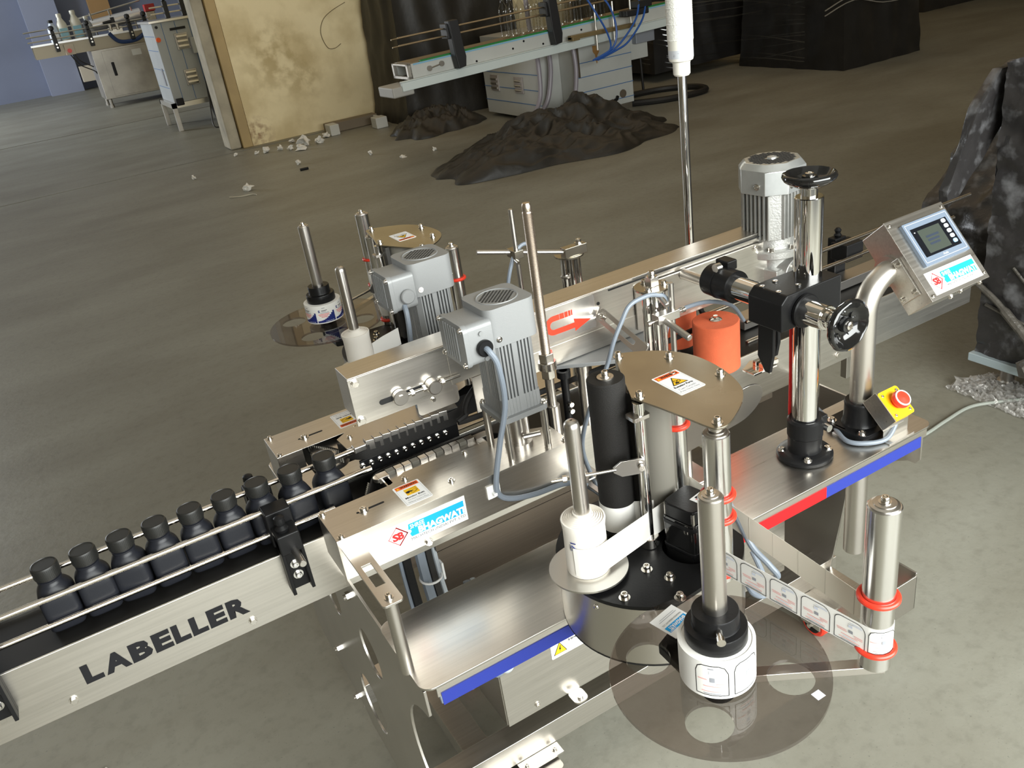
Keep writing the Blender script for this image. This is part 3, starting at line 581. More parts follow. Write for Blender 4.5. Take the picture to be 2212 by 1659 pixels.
# the wrapped machine at the right edge
t = thing('wrapped_machine', 'black plastic wrapped machine on a steel foot at the right edge', 'machine', (3.2, .2, 0))
def sheet(O, ex, ey, w, h, nx, ny, amp, seed, fr=5.0):
    O = V(O); ex = V(ex); ey = V(ey); nn = ex.cross(ey).normalized(); g = G(); vs = []
    for j in range(ny+1):
        for i in range(nx+1):
            p = O+ex*(w*i/nx)+ey*(h*j/ny)
            d = amp*(noise.noise(V((i*fr/nx+seed, j*fr/ny, seed)))+.6*(1-2*abs(noise.noise(V((i*2.3*fr/nx, j*2*fr/ny, seed+4))))))
            vs.append(p+nn*d)
    g.add(vs, [(j*(nx+1)+i, j*(nx+1)+i+1, (j+1)*(nx+1)+i+1, (j+1)*(nx+1)+i) for j in range(ny) for i in range(nx)])
    return g
WRAP2 = mat('dusty_black_film', (.030, .028, .028), 0, .30, bump=.5, bscale=18, col2=(.13, .13, .135), vscale=17, thr=(.30, .50))
part('body', G().box((2.90, -1.2, .13), (3.9, .33, 1.09)), WRAP, t)
part('wrap', sheet((2.872, .36, .125), (0, -1, 0), (.0, 0, 1), 1.5, .99, 80, 60, .016, 3, 14), WRAP2, t, 'creased black plastic side')
part('wrap', sheet((2.872, .365, .125), (1, .04, 0), (0, 0, 1), 1.0, .99, 30, 40, .012, 8), WRAP2, t)
part('wrap', sheet((2.872, .365, 1.112), (1, 0, 0), (0, -1, .02), 1.0, 1.5, 30, 40, .012, 18), WRAP2, t, 'dusty plastic top')
part('base_rail', G().box((2.845, -1.2, .115), (2.90, .37, .145)), mat('pale_blue_rail', (.45, .54, .58), .3, .4), t, bev=.003)
part('foot', G().cyl((2.98, .30, .0), (2.98, .30, .13), .024, n=16).cyl((2.98, .30, 0), (2.98, .30, .012), .032, n=16), STEELZ, t)
part('loose_flap', creased([(2.805, .985), (2.90, 1.085), (2.99, 1.09), (2.985, .96), (2.89, .86), (2.80, .775), (2.70, .705), (2.69, .755)], .40, .425, 4, .012, 6), WRAP2, t, 'loose dusty flap of plastic at the top')
FILMG = mat('dusty_clear_film', (.11, .10, .085), 0, .28, var=.4, vscale=25, bump=.4, bscale=60)
part('film_twist', G().tube(rnd([(2.862, .38, .40), (2.852, .30, .36), (2.845, .22, .30), (2.84, .14, .24), (2.84, .06, .215), (2.845, -.12, .21), (2.85, -.32, .225)]), [.010]*12+[.015]*10+[.019]*10+[.018]*17, 8), FILMG, t, 'twisted clear film band')
part('film_tuft', blob(2.832, .12, .045, .11, 2, 4, .8), FILMG, t).location.z += .13
part('film_strand', G().tube(rnd([(2.865, .26, .48), (2.855, .1, .34), (2.85, -.02, .22)]), .005, 5).tube(rnd([(2.865, .34, .33), (2.86, .1, .28), (2.855, -.3, .24)]), .006, 5), FILMG, t, stuff=True)
t2 = thing('covered_machine', 'machine under sloping creased black sheet behind the operator panel', 'machine', (4.5, 1.6, 0))
part('sheet', creased([(3.84, .004), (3.83, .20), (4.36, .76), (5.8, .80), (5.8, .004)], .74, 1.32, 5, .03, 2), WRAP2, t2, 'creased sloping black sheet')
part('sheet_fold', creased([(4.06, .30), (4.12, .28), (4.44, .58), (4.60, .78), (4.40, .80), (4.28, .60)], .64, .70, 4, .02, 9), WRAP2, t2, 'loose dusty fold of the sheet')
solo('plastic_film', sheet((2.80, .42, .016), (1, -.25, 0), (-.05, -1, 0), .20, .52, 40, 70, .020, 14, 18), FLOORFILM, 'crumpled clear plastic film on the floor before the wrapped machine', 'film', (2.86, .2, 0), smooth=False)
g = blob(2.86, .36, .035, .035, 3, 2, .9); solo('plastic_tuft', g, FLOORFILM, 'shiny knot of clear film beside the steel foot', 'film', (2.86, .36, 0), smooth=False)
solo('floor_cable', G().tube(rnd([(1.9, .30, .008), (2.2, .27, .008), (2.453, .256, .008), (2.595, .266, .008), (2.725, .272, .008), (2.812, .238, .008), (2.95, .15, .008)]), .006, 8), mat('grey_green_cable', (.30, .32, .28), 0, .5), 'grey cable running over the floor to the clear plastic film', 'cable', (2.5, .26, 0))
for i, (x, y) in enumerate(((2.02, .62), (2.28, -.30), (2.05, -.62), (-.1, .55), (.42, 1.35))):
    solo('paper_scrap', blob(x, y, .012, .006, 1, i, .5), CRUMP, ('white paper scrap on the floor beyond the bent pipe', 'white scrap on the bare floor right of the tall guide roller', 'tiny scrap low on the floor at the right', 'tiny scrap on the floor left of the bottles', 'tiny scrap on the floor far left above the bottles')[i], 'paper', (x, y, 0), 'paper scraps around the labelling machine', smooth=False)
# ================================================================== LABELLING MACHINE
# ------------------------------------------------------------------ frame
fr = thing('machine_frame', 'stainless steel frame with side tables and end plates under the labeller', 'machine frame', (1.05, .0765, 0))
def sym(poly, c=.0765): return poly+[(2*c-y, z) for y, z in reversed(poly)]
def endplate(x, th):
    half = [(-.345, .652), (-.345, .600)]+[(-.365+.148*math.cos(math.radians(a)), .448+.148*math.sin(math.radians(a))) for a in range(80, -81, -10)]+[(-.345, .285), (-.345, .19), (-.30, .165), (-.05, .155), (.0, .125)]
    return G().prism(sym(half), x, x+th, 'x', [circ(-.035, .49, .052, 28), circ(.188, .49, .052, 28), circ(.0765, .262, .068, 28)])
part('end_plate', endplate(.474, .005), STEELZ, fr, 'left end plate with round cut-outs', bev=.0008)
half = [(-.345, .652), (-.345, .575), (-.335, .562), (-.32, .562)]+[(-.235+.06*math.cos(math.radians(a)), .47+.075*math.sin(math.radians(a))) for a in range(120, -1, -15)]+[(-.15, .3), (-.12, .12)]
part('end_plate', G().prism(sym(half), 1.606, 1.611, 'x'), STEELZ, fr, 'right end plate with rounded lobe', bev=.0008)
for sgn, nm in ((1, 'front'), (-1, 'rear')):
    Y = (lambda y: y) if sgn > 0 else (lambda y: .153-y)
    y0, y1 = sorted((Y(-.3553), Y(-.1698)))
    g = G().prism(rrect(.4705, y0, 1.6275, y1, .022, 6), .656, .660, 'z')
    a, b = sorted((Y(-.3553), Y(-.3513))); g.box((.492, a, .638), (1.606, b, .658))
    tb = part('table_top', g, STEEL, fr, nm+' table of brushed steel', bev=.0012)
    a, b = sorted((Y(-.3568), Y(-.3553)))
    for x0, x1, mt in ((.498, .905, I_BLUE), (.905, 1.320, STRIPR), (1.320, 1.588, I_BLUE)): part('colour_strip', G().box((x0, a, .620), (x1, b, .6445)), mt, tb)
cb = part('cabinet', G().box((.692, -.10, .205), (1.475, .25, .42)), STEEL, fr, 'control cabinet under the tables', bev=.002)
warning_pos = None
part('door', G().box((.694, -.104, .203), (1.473, -.100, .418)), STEEL, cb, bev=.001)
hv = slab(cb, 'warning_sticker', (.815, -.1045, .368), (1, 0, 0), (0, 0, -1), .115, .052, I_WHITE, .0004, .003, 'high voltage warning sticker')
pl = Plane(hv, (.815, -.1049, .368), (1, 0, 0), (0, 0, -1), .0003)
pl.line([(.002, .002), (.113, .002), (.113, .050), (.002, .050)], .0006, I_GREY, 1, True); pl.rect(.041, .004, .112, .014, I_ORANGE); pl.text('WARNING', .050, .0055, .10, .0125, I_BLACK, .03, 2)
pl.poly([(.005, .044), (.0215, .014), (.038, .044)], I_BLACK); pl.poly([(.0075, .0425), (.0215, .0165), (.0355, .0425)], I_YEL, 2); pl.poly([(.022, .023), (.0185, .033), (.0212, .033), (.0195, .040), (.0245, .030), (.0218, .030), (.0238, .023)], I_BLACK, 3)
pl.line([(.040, .003), (.040, .049)], .0005, I_GREY); pl.text('High Voltage', .044, .018, .108, .026, I_BLACK, .03); pl.text('Risk of Electric Shock', .044, .0295, .108, .035, I_GREY); pl.text('Keep Cover Closed', .044, .039, .100, .044, I_GREY)
pl.done()
part('latch', G().prism(rrect(.838, -.140, .872, -.10, .012, 4), .199, .203, 'z').cyl((.855, -.128, .203), (.855, -.128, .208), .006, n=10), STEEL, cb)
screw(cb, (.765, -.104, .222), (0, -1, 0), .005, .004)
for y in (-.115, .235):
    part('beam', G().prism([(y, .165), (y+.05, .165), (y+.05, .105), (y+.045, .105), (y+.045, .16), (y+.004, .16), (y+.004, .105), (y, .105)], .479, 1.64, 'x'), STEEL, fr, 'lower frame rail', bev=.001)
for x in (.60, 1.50): part('cross_rail', G().box((x, -.11, .105), (x+.06, .28, .15)), STEEL, fr, bev=.002)
part('outrigger', G().prism([(1.55, .10), (1.55, .155), (1.61, .155), (1.61, .10), (1.606, .10), (1.606, .150), (1.554, .150), (1.554, .10)], -.27, .25, 'y'), STEEL, fr, bev=.001)
SHADEPAN = mat('shade_brown_sheet', (.16, .13, .10), .6, .45, var=.3, vscale=5)  # brown tone paints the shade under the conveyor into the sheet
part('added_light_block', G().box((.672, .256, .40), (1.5, .262, .655)), SHADEPAN, fr)  # sheet added to keep light from behind out of the gap
part('added_dark_pan', G().box((.66, .012, .606), (1.55, .147, .626)), SHADEPAN, fr)  # added sheet that gives the gap something dark to mirror
lv = part('levelling_bracket', G().box((1.60, -.30, .09), (1.70, -.295, .19)).box((1.60, -.30, .09), (1.70, -.24, .094)).box((1.695, -.30, .09), (1.70, -.20, .20)), STEELZ, fr, bev=.003)
part('levelling_bolt', G().cyl((1.645, -.262, .04), (1.645, -.262, .19), .009, n=12), SCREW, lv)
for x, y in ((.74, -.095), (1.535, -.15), (.74, .28), (1.535, .28)):
    ct = part('caster', G().box((x-.05, y-.05, .098), (x+.05, y+.05, .104)).box((x-.022, y-.03, .035), (x-.018, y+.03, .1)).box((x+.018, y-.03, .035), (x+.022, y+.03, .1)), STEELZ, fr, bev=.001)
    part('wheel', G().cyl((x-.014, y, .036), (x+.014, y, .036), .036, n=28, ch=.004), RED, ct, 'red caster tyre')
    part('hub', G().cyl((x-.0165, y, .036), (x+.0165, y, .036), .024, n=20), BLACKPL, ct)
    part('axle', G().cyl((x-.027, y, .036), (x+.027, y, .036), .006, n=10), SCREW, ct)
    for sx in (-1, 1): screw(ct, (x+.035*sx, y-.035, .104), (0, 0, 1), .004, .004)
part('foot_plate', G().prism(rrect(.63, -.17, .775, -.045, .01, 4), .088, .092, 'z'), STEELZ, fr)
for y, z in ((.295, .252), (.234, .151), (.008, .603), (.152, .603)): part('stud', G().cyl((.462, y, z), (.476, y, z), .0055, n=10).cyl((.467, y, z), (.474, y, z), .009, n=6), SCREW, fr)
# wiring under the table
part('wire_loop', G().tube(rnd([(.66, -.12, .62), (.652, -.16, .50), (.66, -.17, .435), (.68, -.16, .42), (.70, -.15, .45), (.69, -.13, .60)]), .007, 8), CABLE, fr)
part('wire_loop', G().tube(rnd([(.672, -.12, .62), (.668, -.17, .48), (.68, -.175, .43), (.705, -.16, .44), (.71, -.13, .60)]), .005, 8), GREYPL, fr)
for i, (dx, r, mt) in enumerate(((0, .010, BLACKPL), (.03, .011, CABLE), (.047, .008, HOSE), (-.012, .004, CABLE), (.060, .005, GREYPL))):
    part('hanging_cable', G().tube(rnd([(.602+dx, .03, .66), (.60+dx*1.0, .025, .58), (.60+dx*1.05, .01, .48), (.602+dx*1.3, -.01, .38), (.61+dx*1.6, -.03, .28)]), r, 8), mt, fr)
part('cable_tie', G().torus((.640, .02, .55), .022, .0025, 20, 6).box((.664, .012, .535), (.668, .028, .575)), I_WHITE, fr)
# ------------------------------------------------------------------ conveyor
cv = thing('bottle_conveyor', 'steel sided black belt conveyor lettered LABELLER running the length of the machine', 'conveyor', (.5, .0765, .6))
sp = part('side_plate', G().box((-1.3, 0, .6285), (2.25, .004, .752)), STEEL, cv, 'front side plate', bev=.001)
part('side_plate', G().box((-1.3, .149, .6285), (2.25, .153, .752)), STEEL, cv, bev=.001)
part('belt', G().box((-1.3, .0045, .735), (2.245, .1485, .748)), BELT, cv, 'flat black belt')
part('bed', G().box((-1.3, .0045, .66), (2.245, .1485, .667)), STEELZ, cv)
pl = Plane(sp, (.0295, 0, .7060), (1, 0, 0), (0, 0, -1), .0004)
xs = [0, .037, .0775, .1175, .1525, .1870, .2265]; ws = [.030, .044, .036, .032, .030, .035, .042]
for ch, x, wd in zip('LABELLER', [0, .0335, .0775, .1165, .1505, .1815, .2125, .2475], [.030, .042, .036, .031, .028, .028, .031, .037]):
    pl.text(ch, x*.955, 0, (x+wd)*.955, .0375, I_BLACK, .055)
pl.done()
for x, z in ((.0033, .651), (.30, .648), (.82, .65), (1.30, .65), (1.75, .65)): hexbolt(sp, (x, 0, z), (0, -1, 0), .006, .005)
part('end_leg', G().box((2.13, .125, .54), (2.15, .145, .6285)), STEELZ, cv, bev=.001); part('end_leg', G().box((1.935, .125, .47), (1.955, .145, .6285)), STEELZ, cv, bev=.001)
# guide rails with their black brackets
def bracket(par, x, side):
    s = -1 if side == 'front' else 1
    Y = lambda y: y if s < 0 else .153-y
    def bx(g, a, b): return g.box((a[0], min(Y(a[1]), Y(b[1])), a[2]), (b[0], max(Y(a[1]), Y(b[1])), b[2]))
    b = part('rail_bracket', bx(bx(bx(G(), (x-.020, -.010, .680), (x+.020, -.0005, .800)), (x-.020, -.028, .680), (x-.014, -.010, .795)), (x+.014, -.028, .680), (x+.020, -.010, .795)), BLACKPL, par, 'black channel bracket on the side plate', bev=.001)
    part('clamp_head', bx(bx(G(), (x-.020, -.03, .765), (x+.020, .010, .805)), (x-.023, .010, .762), (x+.023, .0475, .831)), BLACKPL, b, bev=.003)
    part('clamp_knob', G().lathe([(.010, 0), (.012, .006), (.007, .012), (.010, .018), (.009, .027), (.004, .030)], T((x-.004, Y(-.012), .805)), 14), BLACKPL, b)
    part('clamp_rod', G().cyl((x+.004, Y(-.075), .768), (x+.004, Y(.0), .768), .0065, n=14, ch=.001), STEELZ, b)
    for z in (.731, .708): screw(b, (x, Y(-.0105), z), (0, s, 0), .006, .006, mt=ALU)
    return b
ROD = mat('polished_guide_rod', (.82, .76, .68), 1, .10)
gr = thing('guide_rail', 'pair of polished front guide rods held by black brackets before the bottles', 'guide rail', (0, .045, .76))
part('guide_rod', G().cyl((-1.2, .0425, .8209), (.376, .0425, .8209), .0052, n=14, ch=.001), ROD, gr)
part('guide_rod', G().cyl((-1.2, .0425, .7718), (.376, .0425, .7718), .0052, n=14, ch=.001), ROD, gr)
part('guide_rod', G().cyl((.414, .0425, .8209), (.583, .0425, .8209), .0052, n=14, ch=.001), ROD, gr)
part('guide_rod', G().cyl((.414, .0425, .7718), (.50, .0425, .7718), .0052, n=14, ch=.001), ROD, gr)
bracket(gr, .396, 'front'); bracket(gr, -.089, 'front')
gr2 = thing('guide_rail', 'rear polished guide rod behind the black bottles', 'guide rail', (0, .105, .76))
part('guide_rod', G().cyl((-1.2, .1118, .8296), (.59, .1118, .8296), .0052, n=14, ch=.001), ROD, gr2)
part('guide_rod', G().cyl((-1.2, .1118, .780), (.59, .1118, .780), .0052, n=14, ch=.001), ROD, gr2)
bracket(gr2, .388, 'rear')
gr3 = thing('guide_rail', 'outfeed guide rods along both sides beyond the orange rollers', 'guide rail', (1.8, .076, .8))
for y, z, x0, x1 in ((.050, .804, 1.506, 1.60), (.050, .751, 1.508, 1.62), (.103, .876, 1.42, 2.36), (.103, .829, 1.42, 2.30)): part('guide_rod', G().cyl((x0, y, z), (x1, y, z), .0052, n=12, ch=.001), ROD, gr3)
for x in (1.93,):
    b = part('rail_bracket', G().box((x-.02, .154, .72), (x+.02, .18, .865)).box((x-.03, .109, .815), (x+.03, .16, .86)), BLACKPL, gr3, bev=.003)
    part('clamp_knob', G().lathe([(.007, 0), (.010, .005), (.006, .010), (.009, .018), (.004, .024)], T((x, .165, .865)), 12), BLACKPL, b)
part('side_ledge', G().box((1.55, .1, .752), (2.245, .149, .775)), STEELZ, gr3, bev=.001)
# ------------------------------------------------------------------ the black bottles
def loft(rings, n=36):
    g = G(); vs = []; fs = []
    for (h, e, z) in rings:
        for k in range(n):
            a = 2*PI*k/n; c, s_ = math.cos(a), math.sin(a)
            x = math.copysign(abs(c)**(2/e), c)*h; y = math.copysign(abs(s_)**(2/e), s_)*h; vs.append((x, y, z))
    for i in range(len(rings)-1):
        for k in range(n): fs.append((i*n+k, i*n+(k+1) % n, (i+1)*n+(k+1) % n, (i+1)*n+k))
    fs.append(tuple(range(n-1, -1, -1))); fs.append(tuple((len(rings)-1)*n+k for k in range(n)))
    return g.add(vs, fs)
bxs = [.0363, .0942, .1513, .2085, .267, .3253, .3836, .4446, .5095]
place = ['leftmost of the row', 'second from the left', 'third from the left, its base turned slightly', 'fourth from the left', 'middle of the row', 'sixth from the left', 'seventh from the left, beside the black bracket', 'eighth from the left, just past the black bracket', 'rightmost, entering the side belts']
XF = T((bxs[0], .0765, .748))
bt = thing('black_bottle', 'matte black square bottle with round cap, '+place[0], 'bottle', (0, 0, 0), 'black bottles on the conveyor')
part('body', loft([(.021, 4, 0), (.0255, 5, .0012), (.0277, 5.5, .005), (.0282, 5.5, .02), (.0282, 5.5, .054), (.0277, 5.0, .061), (.0262, 3.8, .068), (.0232, 2.8, .0755), (.0196, 2.2, .081), (.0170, 2, .0855), (.0164, 2, .0965)]), BOTTLE, bt, ang=60)
part('neck_ring', G().lathe([(.0166, .0865), (.0190, .0875), (.0190, .0905), (.0166, .0915)], None, 28), BOTTLE, bt)
cp = part('cap', G().lathe([(.0150, .0935), (.0200, .0940), (.0204, .0955), (.0204, .1135), (.0196, .1158), (.0180, .1164), (.0176, .1156), (0, .1156)], None, 40), mat('matte_black_cap', (.013, .013, .012), 0, .42), bt)
part('cap_ribs', (lambda g: [g.box((-.0003, -.0006, .0965), (.0003, .0006, .1125), M.Rotation(2*PI*k/48, 4, 'Z') @ T((.0205, 0, 0))) for k in range(48)] and g)(G()), bpy.data.materials['matte_black_cap'], cp, stuff=True)
XF = M.Identity(4)
for i in range(1, 9):
    d = dup(bt, (bxs[i]-bxs[0], 0, 0), 'matte black square bottle with round cap, '+place[i])
    d.rotation_euler.z = (0, .03, -.12, .04, -.03, .02, .08, .12, .1)[i]
# ------------------------------------------------------------------ side belt drives: covers, motors, chain guides
def drive_cover(front):
    global XF
    XF = M.Identity(4) if front else M.Translation((0, .153, 0)) @ M.Scale(-1, 4, V((0, 1, 0)))
    nm = 'front' if front else 'rear'
    t = thing('belt_drive_cover', 'brushed steel drive cover box '+('with the blue company sticker, in front of the conveyor' if front else 'behind the conveyor, left of the overhead beam'), 'cover', (.68, -.09, .75))
    top = [(.4496, -.1403), (.9028, -.1403), (.9028, -.0668), (.845, -.0395), (.735, -.030), (.70, -.022), (.62, -.022), (.585, -.0442), (.4496, -.0442)]
    g = G().prism(top, .8258, .8270, 'z').box((.4496, -.1403, .748), (.9028, -.1391, .8262)).box((.4496, -.1391, .748), (.4508, -.0442, .8262)).box((.9016, -.1391, .748), (.9028, -.0668, .8262))
    g.box((.4496, -.0454, .775), (.50, -.0442, .8262))
    b = part('sheet_box', g, STEEL, t, bev=.0006)
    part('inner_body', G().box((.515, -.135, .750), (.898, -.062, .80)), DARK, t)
    py_ = -.082 if front else -.034
    part('pulley', G().cyl((.545, py_, .79), (.545, py_, .816), .034, n=32, ch=.002).cyl((.545, py_, .78), (.545, py_, .79), .037, n=32), STEELZ, t)
    for x, y in ((.4568, -.050), (.4606, -.133), (.6126, -.045), (.6743, -.1082), (.735, -.0416), (.8951, -.075), (.8958, -.1295)): screw(t, (x, y, .827), (0, 0, 1), .0042, .0042)
    sl = part('slot', G().prism(rrect(.505, -.0885, .556, -.0835, .0025, 4), .8268, .8273, 'z'), DARK, t)
    part('slot_bolt', screw_g(G(), (.5182, -.0855, .827), (0, 0, 1), .006, .005), SCREW, t)
    # bracket plate on its support post
    if front:
        bp = part('slotted_bracket', G().prism(rrect(.4555, -.313, .4895, -.10, .006, 4), .803, .807, 'z', [[(.4645, -.262), (.4805, -.262), (.4805, -.20), (.4645, -.20)]]), STEELZ, t, bev=.0006)
        part('support_post', G().cyl((.4715, -.2965, .660), (.4715, -.2965, .803), .0105, n=20), STEELZ, t)
        screw(t, (.4715, -.2965, .807), (0, 0, 1), .005, .006)
        part('mount_bracket', G().box((.62, -.062, .7525), (.88, -.0005, .758)), STEELZ, t)
        part('slotted_bracket', G().prism(rrect(.908, -.245, .948, -.10, .006, 4), .742, .745, 'z', [rrect(.918, -.215, .936, -.16, .002, 3)]), STEELZ, t, bev=.0006)
        warning(t, (.5812, -.0605, .8271), (1, 0, 0), (0, -1, 0), .0495, .066, 'belt')
        brand(t, (.5282, -.1404, .8112), (1, 0, 0), (0, 0, -1), .151, .0495)
        hexbolt(t, (.60, -.1403, .752), (0, -1, 0), .006, .005)
    XF = M.Identity(4)
    if not front:
        warning(t, (.6365, .218, .8271), (-1, 0, 0), (0, 1, 0), .0495, .066, 'belt')
    # chain guide that grips the bottles
    s = 1 if front else -1; Y = (lambda y: y) if front else (lambda y: .153-y)
    c = thing('side_belt', ('front' if front else 'rear')+' toothed side belt with '+('pale clips facing the warning sticker' if front else 'a row of bolts facing the front clips'), 'belt', (.69, Y(.03), .80))
    def yb(a, b): return (min(Y(a), Y(b)), max(Y(a), Y(b)))
    y0, y1 = yb(-.01, .046)
    loop = rnd([(.56, Y(.0), 0), (.585, Y(.040), 0), (.62, Y(.047), 0), (.69, Y(.048), 0), (.76, Y(.047), 0), (.80, Y(.040), 0), (.84, Y(.0), 0)], 6)
    z0, z1 = (.772, .806) if front else (.806, .834)
    part('belt', G().strip([(p.x, p.y) for p in loop], z0, z1, .003*s), RUBBER, c, 'black toothed belt')
    part('belt', G().strip([(p.x, p.y) for p in rnd([(.56, Y(0), 0), (.545, Y(-.03), 0), (.53, Y(-.05), 0), (.515, Y(-.075), 0)], 5)], min(z0, .792), .818, .003*s), RUBBER, c)
    tg = G()
    for k in range(16):
        f = k/15; tg.box((-.0012, -.002, min(z0, .792)), (.0012, .002, .818), T((.56-.042*f, Y(.0-.075*f)+.003*s, 0)))
    part('belt_teeth', tg, GREYRUB, c, stuff=True)
    y0, y1 = yb(-.012, .026)
    if front:
        part('guide_bar', G().box((.590, y0, .79), (.80, y1, .806)), STEELZ, c, bev=.001)
        clip = None
        for k in range(11):
            x = .603+.0166*k
            part('link_clip', G().box((x, .018, .800), (x+.0152, .034, .8135)).box((x, -.016, .7895), (x+.0152, .034, .7908)).box((x, -.016, .790), (x+.0152, -.012, .811)).box((x, .031, .788), (x+.0152, .034, .8135)), STEELZ if k % 3 else GREYRUB, c, bev=.0012)
        part('end_clip', G().box((.583, .012, .800), (.604, .032, .812)).cyl((.585, .022, .803), (.585, .022, .811), .010, n=16).box((.588, -.02, .775), (.602, .014, .806)), STEELZ, c, bev=.001)
        part('end_clip', G().box((.786, .010, .800), (.812, .03, .812)).cyl((.812, .022, .803), (.812, .022, .811), .009, n=16).box((.786, -.028, .79), (.80, .012, .807)), STEELZ, c, bev=.001)
    else:
        yy = Y(.049)
        part('bolt_bar', G().box((.58, yy, .776), (.79, yy+.006, .806)), BLACKPL, c, bev=.001)
        for k in range(11):
            x = .5846+.01765*k
            part('bolt', screw_g(G(), (x, yy, .7955), (0, -1, 0), .0048, .004), ALU, c)
        part('guide_plate', G().prism([(.565, yy+.012), (.80, yy+.008), (.81, yy+.075), (.60, yy+.085), (.562, yy+.06)], .8345, .8365, 'z'), STEELZ, c, 'flat steel plate above the rear belt')
        for k in range(10):
            x = .600+.0173*k
            part('link_clip', G().prism([(x, yy+.001), (x+.0165, yy-.003), (x+.0165, yy+.016), (x, yy+.016)], .822, .8435, 'z'), STEELZ, c, bev=.001)
        part('end_clip', G().box((.574, yy-.004, .826), (.60, yy+.014, .84)), STEELZ, c, bev=.003)
        screw(c, (.585, yy+.05, .8365), (0, 0, 1), .004, .004)
    return t
drive_cover(True); drive_cover(False)
def motor_body(w):
    """finned square profile"""
    h = w/2; pts = []; 
    fins = 9; c = h*.34
    for q in range(4):
        side = []
        side.append((-h, -h+.009)); side.append((-h+.009, -h))
        span = 2*h-.018; n = fins
        for k in range(n):
            a = -h+.009+span*(k+.30)/n; b = -h+.009+span*(k+.70)/n
            if abs((a+b)/2) < span*.09 : continue
            side += [(a, -h), (a, -h+.006), (b, -h+.006), (b, -h)]
        ang = q*PI/2; ca, sa = math.cos(ang), math.sin(ang)
        pts += [(x*ca-y*sa, x*sa+y*ca) for x, y in side]
    return pts
def gear_motor(x, y, label, gland):
    global XF
    XF = T((x, y, 0))
    t = thing('drive_motor', label, 'motor', (0, 0, .827), 'grey drive motors on posts')
    for sx in (-1, 1):
        for sy in (-1, 1):
            part('standoff', G().cyl((.038*sx, .0385*sy, .827), (.038*sx, .0385*sy, .908), .0065, n=16), STEELZ, t)
    part('coupling', G().cyl((0, 0, .827), (0, 0, .838), .026, n=24).cyl((0, 0, .838), (0, 0, .905), .016, n=20).cyl((.0, -.02, .852), (.03, -.03, .852), .005, n=10), STEELZ, t)
    part('foot_flange', G().prism(rrect(-.047, -.047, .047, .047, .010, 5), .905, .915, 'z'), GREYPAINT, t, bev=.002)
    for sx in (-1, 1):
        for sy in (-1, 1): screw(t, (.040*sx, .040*sy, .915), (0, 0, 1), .004, .005)
    part('motor_body', G().prism(motor_body(.078), .913, 1.062, 'z'), GREYPAINT, t, 'finned silver grey motor body', bev=.0005, seg=1)
    part('lower_block', G().prism(rrect(-.0385, -.0385, .0385, .0385, .006, 4), .9135, .945, 'z'), GREYPAINT, t, bev=.001)
    fc = part('fan_cover', G().prism(rrect(-.048, -.048, .048, .048, .017, 7), 1.050, 1.118, 'z'), GREYPAINT, t, 'rounded fan cover', bev=.009, seg=4)
    part('grille_ring', G().torus((0, 0, 1.1178), .035, .0016, 40, 6), GREYPAINT, fc)
    g = G()
    for i in range(-4, 5):
        for j in range(-4, 5):
            a = (i+j)*.0042; b = (i-j)*.0042
            if math.hypot(a, b) < .030: g.box((a-.0019, b-.0019, 1.1176), (a+.0019, b+.0019, 1.1184))
    part('vent_hole', g, DARK, fc, 'dark vent holes', stuff=True)
    for sx, sy in ((-1, -.55), (1, -.6), (.4, -1)):
        pass
    screw(fc, (-.030, -.048, 1.064), (0, -1, 0), .0035, .003); screw(fc, (.048, -.024, 1.068), (1, 0, 0), .0035, .003)
    tb = part('terminal_box', G().prism(rrect(-.052, 1.034, .036, 1.106, .010, 5), -.086, -.042, 'x'), GREYPAINT, t, 'terminal box on the motor side', bev=.002)
    part('lid', G().prism(rrect(-.054, 1.032, .038, 1.108, .012, 6), -.0955, -.0865, 'x'), GREYPAINT, tb, bev=.0025)
    for k in range(6): part('lid_rib', G().box((-.0972, -.028+.0088*k, 1.040), (-.0950, -.0235+.0088*k, 1.100)), GREYPAINT, tb, bev=.0008)
    for yy in (-.047, .031):
        for zz in (1.039, 1.101): screw(tb, (-.0955, yy, zz), (-1, 0, 0), .0035, .004)
    part('gland', G().cyl((-.062, -.052, 1.062), (-.062, -.060, 1.062), .0145, n=24, ch=.002), BLACKPL if gland else GREYPAINT, tb)
    if gland:
        part('boss', G().cyl((-.064, -.052, 1.088), (-.064, -.055, 1.088), .004, n=12), GREYPAINT, tb); part('boss', G().cyl((-.060, -.052, 1.042), (-.060, -.055, 1.042), .004, n=12), GREYPAINT, tb)
    XF = M.Identity(4); return t
gear_motor(.8257, -.0864, 'silver grey finned motor with black cable gland standing on the front drive cover', True)
gear_motor(.833, .241, 'silver grey finned motor standing behind the overhead beam on the rear drive cover', False)
solo('motor_cable', G().tube(rnd([(.7637, -.140, 1.062), (.766, -.152, 1.058), (.7745, -.158, 1.03), (.7767, -.156, .9588), (.757, -.152, .8865), (.740, -.1485, .8167), (.7428, -.1475, .7856), (.7672, -.1475, .7674), (.8139, -.147, .7556), (.8682, -.147, .7508), (.8919, -.16, .7491), (.915, -.175, .735), (.94, -.20, .70), (.96, -.22, .668)]), .0052, 10), CABLE, 'grey cable looping from the front motor gland down the drive cover', 'cable', (.76, -.15, .9))
solo('cable_clip', G().box((.722, -.1435, .782), (.748, -.1403, .808)).box((.730, -.153, .790), (.737, -.1435, .796)), I_WHITE, 'white square cable clip stuck on the front drive cover', 'clip', (.735, -.142, .795), bev=.001)
solo('motor_cable', G().tube(rnd([(.762, .19, 1.045), (.760, .18, 1.03), (.757, .178, .99), (.748, .175, .92), (.74, .17, .86), (.74, .17, .83)]), .0052, 10), CABLE, 'grey cable hanging from the terminal box of the motor behind the beam', 'cable', (.76, .18, .95))
